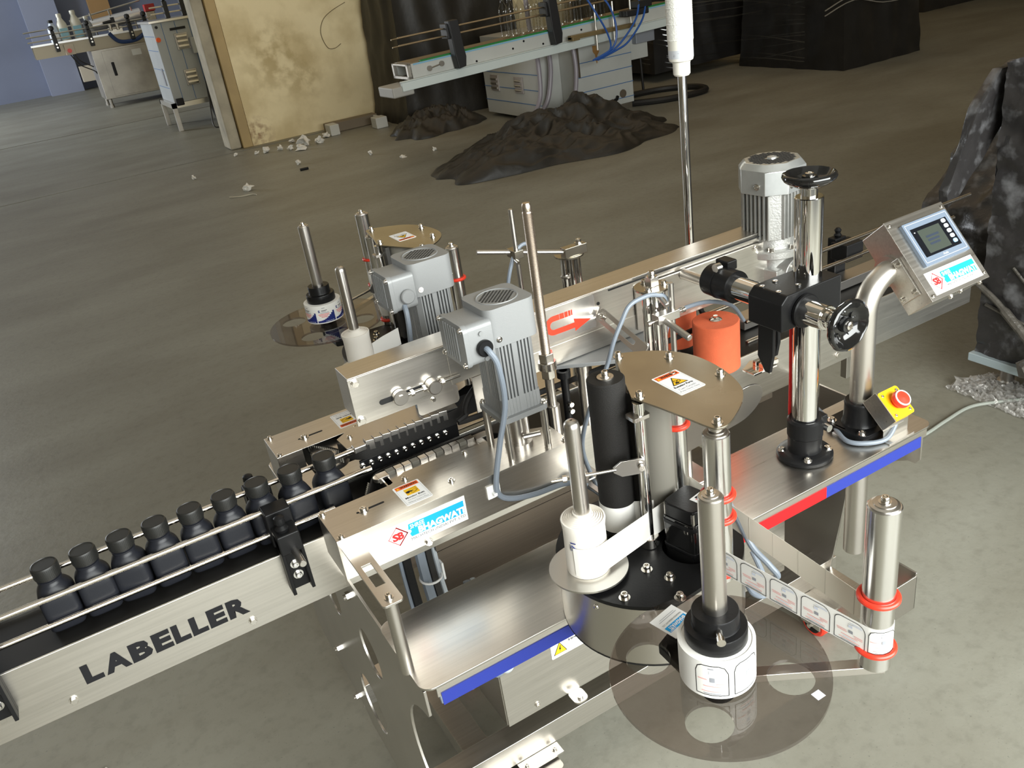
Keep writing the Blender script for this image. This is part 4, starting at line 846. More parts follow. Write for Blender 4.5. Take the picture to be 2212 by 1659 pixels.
# ------------------------------------------------------------------ overhead beam
ob = thing('overhead_conveyor', 'long overhead brushed steel top belt beam carrying the red arrow sticker', 'beam', (1.1, .05, .93))
bx = part('beam_body', G().box((.5725, .0205, .936), (1.62, .083, 1.0165)), STEEL, ob, bev=.0008)
fp = part('front_plate', G().box((.571, .0175, .924), (.760, .0205, 1.0155)), STEEL, ob, bev=.0008)
part('front_plate', G().box((.760, .0175, .936), (1.18, .0205, 1.0155)), STEEL, ob, bev=.0008)
part('lower_channel', G().box((.86, .0165, .896), (1.56, .020, .9375)).box((.86, .02, .896), (1.56, .08, .90)), STEEL, ob, bev=.0008)
part('raised_plate', G().box((1.18, .0115, .905), (1.60, .0165, .997)), STEEL, ob, bev=.0008)
part('groove', G().box((1.12, .016, 1.0085), (1.62, .0172, 1.0115)), DARK, ob)
for x, z in ((.583, 1.006), (.580, .934)): hexbolt(fp, (x, .0175, z), (0, -1, 0), .0065, .006)
part('slot', G().prism(rrect(.618, .9485, .706, .9585, .005, 5), .0165, .0177, 'y'), DARK, fp)
tn = part('tensioner', G().cyl((.656, .0165, .953), (.656, .006, .953), .0145, n=28, ch=.001).cyl((.656, .0065, .953), (.656, .0035, .953), .0065, n=6), STEELZ, ob, 'belt tensioner with eye bolt')
part('block', G().cyl((.7195, .0175, .953), (.7195, -.004, .953), .0135, n=28, ch=.002), STEELZ, tn)
part('eye_bolt', G().cyl((.668, .011, .953), (.775, .011, .953), .0032, n=12), SCREW, tn)
for x in (.676, .700, .737): part('nut', G().cyl((x, .011, .953), (x+.006, .011, .953), .0062, n=6), SCREW, tn)
part('tab', G().prism(rrect(.686, .898, .77, .936, .008, 5), .0185, .0205, 'y'), STEELZ, ob, bev=.0005)
hexbolt(ob, (.718, .0185, .922), (0, -1, 0), .0045, .004)
part('drive_belt', G().tube(rnd([(.83, .05, .905), (.80, .05, .88), (.79, .05, .85), (.82, .05, .835), (1.35, .05, .835), (1.38, .05, .87), (1.35, .05, .905)], 6), .006, 8), RUBBER, ob)
part('side_flap', G().box((.80, .017, .86), (.85, .020, .935)), STEELZ, ob, bev=.001)
# arrow sticker
arf = part('arrow_film', G().prism(rrect(.970, .9445, 1.085, 1.0135, .004, 3), .0169, .0174, 'y'), mat('sticker_film', (.60, .58, .55), .8, .22, var=.2, vscale=30), ob, 'clear sticker film')
pl = Plane(arf, (.968, .0168, 1.0), (1, 0, 0), (0, 0, -1), .0003)
pl.poly([(.066, .022), (.105, .034), (.067, .048), (.067, .041), (.020, .041), (.020, .030), (.067, .030)], I_ARROW)
arc0 = [(.020+.0195*math.cos(math.radians(a))*-1, .0215-.0195*math.sin(math.radians(a))) for a in range(90, -91, -15)]
arc1 = [(.020+.0085*math.cos(math.radians(a))*-1, .0215-.0085*math.sin(math.radians(a))) for a in range(90, -91, -15)]
for i in range(len(arc0)-1): pl.poly([arc0[i], arc0[i+1], arc1[i+1], arc1[i]], I_ARROW)
for a, b in ((.020, .034), (.0352, .045), (.0465, .0535), (.055, .0600), (.0615, .0640)): pl.rect(a, .002, b, .013, I_ARROW)
pl.done()
part('hole', G().prism(circ(1.0935, .9905, .0035, 14), .0165, .0176, 'y'), DARK, ob)
_d = V((.008, -.112, -.040)).normalized(); _n = V((-.75, -.20, .6)); _n = (_n-_d*_n.dot(_d)).normalized(); _q = M((_d, _n.cross(_d), _n)).transposed().to_4x4(); _q.translation = V((1.094, .004, .966))
lk = part('slotted_link', G().prism(rrect(-.014, -.013, .125, .013, .006, 4), -.0025, .0025, 'z', [rrect(.006, -.0045, .095, .0045, .004, 4)], _q), STEELZ, ob, bev=.0006)
part('link_screw', screw_g(G().cyl((1.094, .016, .966), (1.094, .004, .966), .006, n=14), (1.092, .002, .968), _n, .006, .006), SCREW, lk)
for x, z in ((1.25, .952), (1.50, .99), (1.42, .93)): screw(ob, (x, .0115, z), (0, -1, 0), .0055, .003)
# threaded height rod
tr = thing('height_rod', 'tall threaded steel rod with nuts beside the front motor', 'rod', (.945, -.025, .76))
n_ = 120
prof = []
for k in range(n_): z = .93+k*.295/n_; prof += [(.0085, z), (.0093, z+.0012)]
prof += [(.0085, 1.226), (.0088, 1.2265), (.0085, 1.236), (.0068, 1.2405), (0, 1.241)]
part('threaded_rod', G().lathe(prof, T((.9365, -.03, 0)), 18), mat('threaded_steel', (.60, .52, .44), 1, .32), tr)
part('nut', G().cyl((.9365, -.03, .938), (.9365, -.03, .956), .0155, n=6), SCREW, tr, bev=.0012)
part('collar', G().cyl((.9365, -.03, .922), (.9365, -.03, .938), .0175, n=28, ch=.001), SCREW, tr)
part('nut', G().cyl((.9365, -.03, .904), (.9365, -.03, .922), .0145, n=6), SCREW, tr, bev=.0012)
part('lower_rod', G().cyl((.9365, -.03, .83), (.9365, -.03, .906), .009, n=18), STEELZ, tr)
part('sleeve', G().cyl((.9365, -.03, .73), (.9365, -.03, .845), .0135, n=24, ch=.001), STEELZ, tr)
part('mount_block', G().box((.915, -.05, .70), (.958, 0, .732)), STEELZ, tr, bev=.001)
gp = thing('bracket_plate', 'pale grey bracket plate under the overhead beam behind the black roller', 'bracket', (1.05, -.03, .89))
part('plate', G().prism([(.962, .030), (1.20, .030), (1.20, -.03), (1.145, -.055), (1.10, -.06)], .886, .894, 'z'), GREYPAINT, gp, bev=.001)
for x, y in ((.99, .006), (1.03, .0)):
    part('post', G().cyl((x, y, .753), (x, y, .886), .012 if x > 1 else .008, n=16).cyl((x, y, .872), (x, y, .886), .014, n=16), STEELZ if x > 1 else BLACKPL, gp)
for z in (.815, .80): part('bolt', G().cyl((.99, -.012, z), (.99, -.003, z), .005, n=10), SCREW, gp)
# ------------------------------------------------------------------ gear motor on the right
gm = thing('worm_gear_motor', 'cast aluminium gear motor with octagonal fan cover above the conveyor', 'motor', (1.573, .035, .90))
mx, my = 1.573, .035
def octo(r, c): return [(r, -c), (r, c), (c, r), (-c, r), (-r, c), (-r, -c), (-c, -r), (c, -r)]
XF = M.Translation((mx, my, 0)) @ M.Rotation(math.radians(8), 4, 'Z')
g = G(); A = octo(.064, .030); B = octo(.054, .024); vs = [(x, y, 1.100) for x, y in A]+[(x, y, 1.150) for x, y in A]+[(x, y, 1.163) for x, y in B]
g.add(vs, [(i, (i+1) % 8, 8+(i+1) % 8, 8+i) for i in range(8)]+[(8+i, 8+(i+1) % 8, 16+(i+1) % 8, 16+i) for i in range(8)]+[tuple(range(16, 24)), tuple(range(7, -1, -1))])
fc = part('fan_cover', g, mat('bright_cast_cover', (.66, .68, .67), .8, .3, var=.1, vscale=40), gm, 'faceted bright fan cover', bev=.0015)
g = G()
for i in range(-6, 7):
    for j in range(-6, 7):
        a, b = i*.0078, j*.0078
        if .012 < math.hypot(a, b) < .049: g.box((a-.0028, b-.0028, 1.1626), (a+.0028, b+.0028, 1.1636))
part('vent_hole', g, DARK, fc, 'dark vent grid', stuff=True)
part('centre_boss', G().lathe([(.010, 1.163), (.010, 1.166), (.004, 1.168), (0, 1.168)], None, 16), CASTALU, fc)
screw(fc, (-.064, -.01, 1.118), (-1, 0, 0), .005, .004); screw(fc, (-.02, -.064, 1.118), (0, -1, 0), .005, .004)
part('motor_core', G().cyl((0, 0, 1.0), (0, 0, 1.104), .047, n=28), CASTALU, gm)
for q in range(4):
    for k in range(-4, 5):
        if q == 3 and k in (3, 4): continue
        if abs(k) == 4: continue
        a = k*.0105; part('fin', G().box((.040, a-.0016, 1.002), (.058-.0006*k*k*.4, a+.0016, 1.098), M.Rotation(q*PI/2, 4, 'Z')), CASTALU, gm)
for q in range(4): part('corner_pad', G().box((.044, -.013, 1.0), (.058, .013, 1.1), M.Rotation(PI/4+q*PI/2, 4, 'Z')), CASTALU, gm, bev=.002)
part('rating_plate', G().box((.018, -.0605, 1.03), (.042, -.0595, 1.085)), I_BLUE, gm, 'blue rating label')
part('neck', G().lathe([(.055, .985), (.054, 1.0), (.047, 1.006)], None, 32), CASTALU, gm)
fl2 = part('flange', G().lathe([(.068, .960), (.070, .962), (.070, .975), (.067, .978), (.054, .9785), (.053, .988)], None, 40), CASTALU, gm, 'round cast flange')
for a in (35, 125, 215, 260, 305): 
    hexbolt(fl2, (.062*math.cos(math.radians(a)), .062*math.sin(math.radians(a)), .978), (0, 0, 1), .006, .007)
part('gear_case', G().cyl((0, 0, .90), (0, 0, .96), .045, n=28).box((-.05, -.05, .88), (.05, .05, .935)).cyl((0, -.062, .915), (0, .062, .915), .036, n=28).cyl((-.03, 0, .88), (-.03, 0, .96), .018, n=16).cyl((.03, -.03, .9), (.03, -.03, .96), .010, n=12), CASTALU, gm, 'ribbed cast gear case', bev=.003)
for a in range(0, 360, 60): part('bolt', G().cyl((.026*math.cos(math.radians(a)), -.062, .915+.026*math.sin(math.radians(a))), (.026*math.cos(math.radians(a)), -.067, .915+.026*math.sin(math.radians(a))), .004, n=6), SCREW, gm)
XF = M.Identity(4)
# ------------------------------------------------------------------ hand-wheel column
hw = thing('handwheel_column', 'chrome adjusting column with two black handwheels on the right side table', 'column', (1.3575, -.2665, .66))
px, py = 1.3575, -.2665
base = part('base_flange', G().lathe([(.052, .660), (.054, .662), (.054, .668), (.050, .672), (.040, .674), (.0325, .676), (.0325, .708), (.034, .710), (.034, .742), (.0300, .746), (.0255, .746)], T((px, py, 0)), 44), BLACKM, hw, 'black flange clamp')
for a in (40, 140, 230, 320): screw(base, (px+.043*math.cos(math.radians(a)), py+.043*math.sin(math.radians(a)), .6725), (0, 0, 1), .006, .005)
part('clamp_ear', G().box((px+.028, py-.012, .708), (px+.05, py+.012, .738)), BLACKM, base, bev=.003)
part('clamp_bolt', G().cyl((px+.030, py-.022, .722), (px+.030, py-.034, .722), .0075, n=18), ALU, base)
part('post', G().cyl((px, py, .746), (px, py, 1.184), .0245, n=48, ch=.0015), CHROME, hw, 'polished chrome post')
def wheel(par, mt4):
    g = G()
    n = 48; prof_r = []
    W = part('handwheel', G().add(*_wheel(n)[0:2], mt4), BAKEL, par, 'scalloped black handwheel', ang=60)
    part('wheel_hub', G().lathe([(.013, -.012), (.014, 0), (.012, .006), (.006, .007), (.006, .004), (0, .004)], mt4, 24), BAKEL, W)
    part('hub_bolt', G().lathe([(.0075, .005), (.0075, .010), (.0045, .011), (.0045, .008), (0, .008)], mt4, 18), SCREW, W)
    g = G()
    for k in range(5):
        a = 2*PI*k/5+.4; q = mt4 @ T((.0245*math.cos(a), .0245*math.sin(a), 0)); g.lathe([(.0068, -.0055), (.0066, -.0035), (.0058, -.0035), (.0040, -.0052), (0, -.0055)], q, 16)
    part('finger_dimple', g, BAKEL, W)
    return W
def _wheel(n):
    prof = [(.010, -.020), (.016, -.018), (.028, -.014), (.042, -.007), (.050, -.001), (.053, .005), (.0515, .011), (.047, .013), (.0435, .010), (.038, .001), (.030, -.005), (.020, -.008), (.015, -.006), (.010, -.006)]
    vs = []; fs = []
    for i, (r, z) in enumerate(prof):
        for k in range(n):
            a = 2*PI*k/n; rr = r*(1-.028*max(0, math.cos(a*10))**2*(r > .044)); vs.append((.87*rr*math.cos(a), .87*rr*math.sin(a), .87*z))
    m_ = len(prof)
    for i in range(m_-1):
        for k in range(n): fs.append((i*n+k, i*n+(k+1) % n, (i+1)*n+(k+1) % n, (i+1)*n+k))
    fs.append(tuple(range(n-1, -1, -1))); fs.append(tuple((m_-1)*n+k for k in range(n)))
    return vs, fs
part('spindle', G().cyl((px, py, 1.18), (px, py, 1.207), .0145, n=28, ch=.001), CHROME, hw)
wheel(hw, T((px, py, 1.214)))
ax_, az_ = 1.303, 1.001
blk = part('cross_block', G().prism([(1.250, .9735), (1.396, .9735), (1.396, 1.0395), (1.264, 1.0395), (1.250, 1.026)], -.309, -.228, 'y'), BLACKM, hw, 'black cross clamp block', bev=.003)
for x, y in ((1.268, -.245), (1.268, -.285), (1.300, -.245), (1.312, -.288), (1.382, -.26)): part('screw', screw_g(G(), (x, y, 1.0395), (0, 0, 1), .005, .001, False), ALU, blk)
part('boss', G().cyl((ax_, -.309, az_), (ax_, -.318, az_), .031, n=32, ch=.002), BLACKM, blk)
part('arm', G().cyl((ax_, -.362, az_), (ax_, -.09, az_), .0225, n=40, ch=.0015), CHROME, hw, 'polished chrome cross arm')
part('arm_collar', G().cyl((ax_, -.372, az_), (ax_, -.362, az_), .0175, n=28, ch=.001).cyl((ax_, -.384, az_), (ax_, -.372, az_), .015, n=28, ch=.001), CHROME, hw)
wheel(hw, M.Translation((ax_, -.400, az_)) @ M.Rotation(PI/2, 4, 'X'))
cl = part('arm_clamp', G().cyl((ax_, -.145, az_), (ax_, -.072, az_), .0315, n=36, ch=.002).cyl((ax_, -.105, az_), (ax_, -.10, az_), .0325, n=36), BLACKM, hw, 'black split clamp on the arm end')
part('clamp_ear', G().box((ax_+.005, -.115, az_+.022), (ax_+.03, -.08, az_+.042)), BLACKM, cl, bev=.003)
part('clamp_bolt', G().cyl((ax_-.006, -.105, az_+.034), (ax_-.018, -.105, az_+.034), .0085, n=18), ALU, cl)
part('clamp_stub', G().cyl((ax_, -.075, az_-.01), (ax_, .0105, az_-.01), .011, n=20), STEELZ, cl)
lv = part('lever', G().prism([(-.272, .985), (-.235, .975), (-.232, .90), (-.250, .872), (-.262, .872), (-.270, .91)], 1.268, 1.276, 'x').prism([(-.250, .985), (-.215, .975), (-.212, .91), (-.232, .885), (-.245, .890), (-.252, .92)], 1.300, 1.308, 'x'), BLACKPL, hw, 'black clamping levers under the block', bev=.002)
# ------------------------------------------------------------------ operator panel on its bent pipe
op = thing('operator_panel', 'tilted steel operator panel with touch display on a bent pipe', 'control panel', (1.512, -.268, .66))
qx, qy = 1.512, -.268
fb = part('base_flange', G().prism(rrect(qx-.052, qy-.052, qx+.052, qy+.052, .022, 6), .660, .676, 'z'), BLACKM, op, 'black square flange', bev=.004)
part('socket', G().lathe([(.036, .676), (.033, .682), (.031, .715), (.032, .722), (.030, .726), (.0245, .726)], T((qx, qy, 0)), 36), BLACKM, fb)
for sx in (-1, 1):
    for sy in (-1, 1): screw(fb, (qx+.038*sx, qy+.038*sy, .676), (0, 0, 1), .0065, .006)
bend = [(qx, qy, .70), (qx, qy, .905)]+[(qx+.068-.068*math.cos(math.radians(a)), qy, .915+.068*math.sin(math.radians(a))) for a in range(0, 91, 6)]
bend = [V(p) for p in bend[:2]]+[V(p) for p in bend[2:]]
part('pipe', G().tube(bend, .0222, 36), PIPEM, op, 'satin steel bent pipe')
part('lower_pipe', G().cyl((qx+.008, qy+.006, .34), (qx+.008, qy+.006, .656), .022, n=36), STEELZ, op)
pO = V((1.571, -.25, 1.074)); ex = V((1, 0, 0)); ey = V((0, -.116, -.128)).normalized(); nn = ey.cross(ex)
XF = M((ex, -ey, nn)).transposed().to_4x4(); XF.translation = pO    # local: x right, y up the panel, z out of the panel
W_, H_ = .165, .1735
bxp = part('enclosure', G().box((.0015, -H_+.0015, -.064), (W_-.0015, -.0015, -.001)), STEEL, op, 'steel enclosure', bev=.0012)
fpn = part('front_plate', G().box((0, -H_, -.001), (W_, 0, .0012)), STEEL, op, bev=.0008)
for a, b in ((.05, .058), (.95, .058), (.955, .93), (.055, .945)): part('screw', screw_g(G(), (a*W_, -b*H_, .0012), (0, 0, 1), .0032, .0015, False), SCREW, fpn)
bz = part('display_bezel', G().prism(rrect(.170*W_, -.633*H_, .926*W_, -.107*H_, .002, 3), .0012, .0085, 'z'), mat('blue_grey_bezel', (.15, .19, .25), 0, .4), op, 'blue grey display unit', bev=.001)
part('display_window', G().prism([(.243*W_, -.54*H_), (.855*W_, -.54*H_), (.855*W_, -.19*H_), (.243*W_, -.19*H_)], .0085, .0089, 'z'), mat('display_black', (.006, .007, .010), 0, .18), bz)
part('lcd', G().prism([(.33*W_, -.513*H_), (.70*W_, -.513*H_), (.70*W_, -.23*H_), (.33*W_, -.23*H_)], .0089, .0091, 'z'), mat('lcd_grey_green', (.05, .06, .05), 0, .2), bz)
pl = Plane(bz, (0, 0, .0086), (1, 0, 0), (0, -1, 0), .0002)
pl.line([(.20*W_, .132*H_), (.90*W_, .132*H_), (.90*W_, .598*H_), (.20*W_, .598*H_)], .0009, I_LILAC, 1, True)
pl.text('Axis', .50*W_, .556*H_, .585*W_, .582*H_, I_WHITE, 0, 2); pl.poly([(.27*W_, .235*H_), (.295*W_, .235*H_), (.283*W_, .25*H_)], I_WHITE, 3)
pl.done()
pl = Plane(bz, (0, 0, .0091), (1, 0, 0), (0, -1, 0), .0002)
for k in range(3): pl.rect(.41*W_, (.315+.045*k)*H_, (.62-.02*k)*W_, (.340+.045*k)*H_, flat('lcd_ink', (.03, .04, .06)) if k == 0 else bpy.data.materials['lcd_ink'])
pl.done()
for k in range(5):
    part('key', G().prism(rrect(.752*W_, -(.222+.064*k+.024)*H_, .822*W_, -(.222+.064*k-.022)*H_, .0035, 4), .0089, .0098, 'z'), mat('key_white', (.62, .68, .70), 0, .4) if k == 0 else (mat('key_blue', (.30, .55, .85), 0, .4) if k == 4 else bpy.data.materials['key_white']), bz)
    if k < 4:
        pl = Plane(bz, (0, 0, .0098), (1, 0, 0), (0, -1, 0), .0002); pl.text('F%d' % (k+1), .768*W_, (.210+.064*k)*H_, .806*W_, (.234+.064*k)*H_, I_GREY, .02); pl.done()
brand(fpn, (.108*W_, -.686*H_, .0013), (1, 0, 0), (0, -1, 0), .815*W_, .268*H_)
mp = part('mount_plate', G().box((-.004, -.150, -.058), (.001, -.070, -.010)), STEEL, op, bev=.001)
for y, z in ((-.082, -.018), (-.082, -.05), (-.140, -.018), (-.140, -.05)): screw(mp, (-.004, y, z), (-1, 0, 0), .0045, .004)
for a, d in ((.62, -.02), (.62, -.045), (.93, -.015)): screw(bxp, (a*W_, -H_+.0015, d), (0, -1, 0), .0045, .004)
screw(bxp, (W_-.0015, -.07, -.02), (1, 0, 0), .004, .007)
XF = M.Identity(4)
part('pipe_flange', G().cyl((1.568, qy, .983), (1.575, qy, .983), .030, n=28), STEELZ, op)
# emergency stop
es = thing('emergency_stop', 'yellow emergency stop box with red mushroom button on the right side table', 'switch', (1.53, -.336, .66))
eO = V((1.491, -.318, .761)); ey2 = V((0, -.0465, -.0395)).normalized(); nn2 = ey2.cross(ex)
part('bracket', G().box((1.498, -.353, .660), (1.570, -.335, .6625)).box((1.498, -.337, .660), (1.570, -.335, .70)), STEEL, es, bev=.0008)
XF = M((ex, -ey2, nn2)).transposed().to_4x4(); XF.translation = eO
part('back_sheet', G().box((.0, -.062, -.038), (.002, .004, .004)).box((.0, -.064, -.040), (.06, .004, -.038)), STEEL, es, bev=.0006)
part('lower_box', G().box((.003, -.060, -.036), (.056, .0, -.018)), BLACKPL, es, bev=.003)
yb = part('cover', G().prism(rrect(.002, -.061, .057, .001, .006, 5), -.018, .004, 'z'), YEL, es, 'yellow cover', bev=.003, seg=3)
for a, b in ((.010, -.008), (.049, -.008), (.010, -.052), (.049, -.052)): part('screw', screw_g(G(), (a, b, .004), (0, 0, 1), .0030, .001, False), ALU, yb)
part('button', G().lathe([(.013, .004), (.0135, .006), (.0115, .007), (.0115, .010), (.0175, .012), (.0185, .015), (.0180, .021), (.0155, .0245), (0, .026)], T((.032, -.030, 0)), 36), RED, es, 'red mushroom push button')
part('button_ring', G().torus((.032, -.030, .0238), .0150, .0017, 32, 6), I_WHITE, es)
XF = M.Identity(4)
solo('stop_cable', G().tube(rnd([(1.50, -.167, .655), (1.5004, -.1672, .668), (1.4692, -.2384, .668), (1.4450, -.2935, .667), (1.466, -.326, .667), (1.505, -.340, .668), (1.535, -.336, .69)]), .0048, 10), CABLE, 'grey cable curving over the side table to the emergency stop', 'cable', (1.47, -.26, .665))
solo('cable_clip', G().box((1.455, -.270, .660), (1.478, -.248, .663)).box((1.463, -.272, .662), (1.468, -.246, .676)), I_WHITE, 'white cable clip beside the chrome column base', 'clip', (1.466, -.26, .66), bev=.0008)
# ------------------------------------------------------------------ signal tower
st = thing('signal_tower', 'white ribbed signal tower light on a thin steel pole behind the beam', 'signal light', (1.5925, .335, .66))
sx_, sy_ = 1.5925, .335
XF = T((0, 0, -.005))
part('pole', G().cyl((sx_, sy_, .655), (sx_, sy_, 1.345), .0108, n=24), CHROME, st)
part('pole_foot', G().cyl((sx_, sy_, .659), (sx_, sy_, .70), .02, n=24), STEELZ, st)
part('neck', G().lathe([(.0165, 1.318), (.0195, 1.322), (.0200, 1.345), (.0215, 1.350)], T((sx_, sy_, 0)), 28), WHITEPL, st)
part('base', G().lathe([(.0215, 1.349), (.027, 1.352), (.0285, 1.358), (.0285, 1.392), (.0295, 1.396)], T((sx_, sy_, 0)), 36), WHITEPL, st)
cyl_lab = G().lathe([(.0287, 1.358), (.0287, 1.376)], T((sx_, sy_, 0)), 36)
part('label', cyl_lab, mat('grey_print_label', (.55, .57, .60), 0, .35, col2=(.30, .31, .34), vscale=160, thr=(.3, .4)), st)
for k in range(3):
    z = 1.396+k*.034
    pr_ = [(.0290, z), (.0298, z+.001)]
    for q in range(10): pr_ += [(.0298, z+.0025+q*.0029), (.0291, z+.004+q*.0029)]
    pr_ += [(.0298, z+.0325), (.0290, z+.0338)]
    part('lens', G().lathe(pr_, T((sx_, sy_, 0)), 40), LENS, st)
part('top_cap', G().lathe([(.0295, 1.498), (.0295, 1.520), (.026, 1.527), (0, 1.530)], T((sx_, sy_, 0)), 36), WHITEPL, st)
XF = M.Identity(4)
# ------------------------------------------------------------------ labelling heads (front, and its mirror image behind)
ZW0, ZW1 = .8035, .846
def label_print(par, O, ex, ey, w, h, kind):
    """one printed label on a flat web"""
    pl = Plane(par, O, ex, ey, .0004)
    if kind == 'front':
        out = [(.03*w, .97*h), (.03*w, .22*h)]+[(.03*w+.20*w*(1-math.cos(math.radians(a))), .22*h-.19*h*math.sin(math.radians(a))) for a in range(0, 91, 15)]+[(.72*w, .03*h)]+[(.72*w+.25*w*math.sin(math.radians(a)), .03*h+.30*h*(1-math.cos(math.radians(a)))) for a in range(15, 91, 15)]+[(.97*w, .97*h)]
        pl.line(out, .0009, I_BLACK, 1, True)
        pl.rect(.44*w, .20*h, .60*w, .215*h, I_GREY); pl.rect(.45*w, .25*h, .58*w, .34*h, I_LILAC); pl.rect(.47*w, .44*h, .60*w, .56*h, I_GREY)
        for y, a, b, c in ((.50, .10, .40, I_PINK), (.56, .12, .42, I_PINK), (.58, .64, .90, I_PINK), (.64, .66, .90, I_PINK), (.70, .24, .76, I_PINK), (.77, .30, .70, I_LILAC), (.84, .18, .82, I_PINK), (.91, .24, .80, I_GREY), (.13, .50, .86, I_LILAC), (.18, .58, .88, I_LILAC)): pl.rect(a*w, y*h, b*w, (y+.025)*h, c)
    pl.done()
def wrap_print(par, c, r, a0, a1, z0, z1, kind):
    """printed label bent round a roll; angles in degrees, left to right"""
    def P(u, v): 
        a = math.radians(a0+(a1-a0)*u); return (c[0]+(r+.0004)*math.cos(a), c[1]+(r+.0004)*math.sin(a), z1+(z0-z1)*v)
    inks = {}
    def rect(u0, v0, u1, v1, ink, n=6):
        g = inks.setdefault(ink, G())
        vs = []; 
        for i in range(n+1):
            u = u0+(u1-u0)*i/n; vs += [P(u, v0), P(u, v1)]
        g.add(vs, [(2*i, 2*i+1, 2*i+3, 2*i+2) for i in range(n)])
    def strip_(pts, wd, ink):
        for (u0, v0), (u1, v1) in zip(pts, pts[1:]):
            g = inks.setdefault(ink, G()); d = V((u1-u0, v1-v0)); 
            if d.length < 1e-6: continue
            d.normalize(); q = V((-d.y, d.x))*wd/2
            g.add([P(u0-q.x, v0-q.y), P(u0+q.x, v0+q.y), P(u1+q.x, v1+q.y), P(u1-q.x, v1-q.y)], [(0, 1, 2, 3)])
    if kind == 'front':
        out = [(.04, .95), (.04, .25), (.10, .10), (.22, .04), (.7, .04), (.86, .10), (.96, .28), (.96, .95), (.04, .95)]
        dense = []
        for (a, b) in zip(out, out[1:]):
            for k in range(4): dense.append((a[0]+(b[0]-a[0])*k/4, a[1]+(b[1]-a[1])*k/4))
        dense.append(out[-1]); strip_(dense, .022, I_BLACK)
        rect(.40, .12, .56, .15, I_GREY); rect(.42, .20, .55, .30, I_LILAC); rect(.44, .40, .58, .54, I_GREY)
        for v, a, b, k in ((.46, .10, .36, I_PINK), (.58, .62, .88, I_PINK), (.66, .26, .74, I_PINK), (.74, .3, .7, I_LILAC), (.82, .2, .8, I_PINK), (.89, .25, .75, I_GREY)): rect(a, v, b, v+.025, k)
    else:
        for i in range(10):
            u0, u1 = i/10, (i+1)/10; f = ((u0+u1)/2)**2.2; rect(u0+.0, .86-.55*f, u1, .97, I_NAVY, 1)
        for v, a, b, k in ((.10, .34, .52, I_GREY), (.24, .30, .62, I_BLACK), (.30, .30, .55, I_GREY), (.38, .22, .70, I_GREY), (.46, .10, .72, I_RED), (.54, .14, .66, I_RED), (.62, .24, .58, I_RED)): rect(a, v, b, v+.03, k)
        rect(.12, .22, .22, .36, I_NAVY); rect(.16, .26, .20, .32, I_WHITE)
        rect(.45, .90, .9, .925, I_LILAC)
    for ink, g in inks.items(): part('print', g, ink, par, smooth=False)
def cap_top(g, x, y, z, r):
    g.lathe([(r*1.06, z), (r*1.06, z+.002), (r*.82, z+.003), (r*.82, z+.0045), (r*.35, z+.005)], T((x, y, 0)), 28); return g
def ring_roller(label, x, y, r, z0, z1, rings, grp='aluminium guide rollers'):
    t = thing('guide_roller', label, 'roller', (x, y, z0), grp)
    part('tube', G().cyl((x, y, z0), (x, y, z1), r, n=40, ch=.0012), ALU, t)
    c = part('end_cap', cap_top(G(), x, y, z1-.0005, r*.82), STEELZ, t); screw(c, (x, y, z1+.004), (0, 0, 1), .0050, .007)
    for z in rings: part('ring', G().torus((x, y, z), r+.0028, .0036, 36, 10), RED, t, 'red rubber ring')
    return t
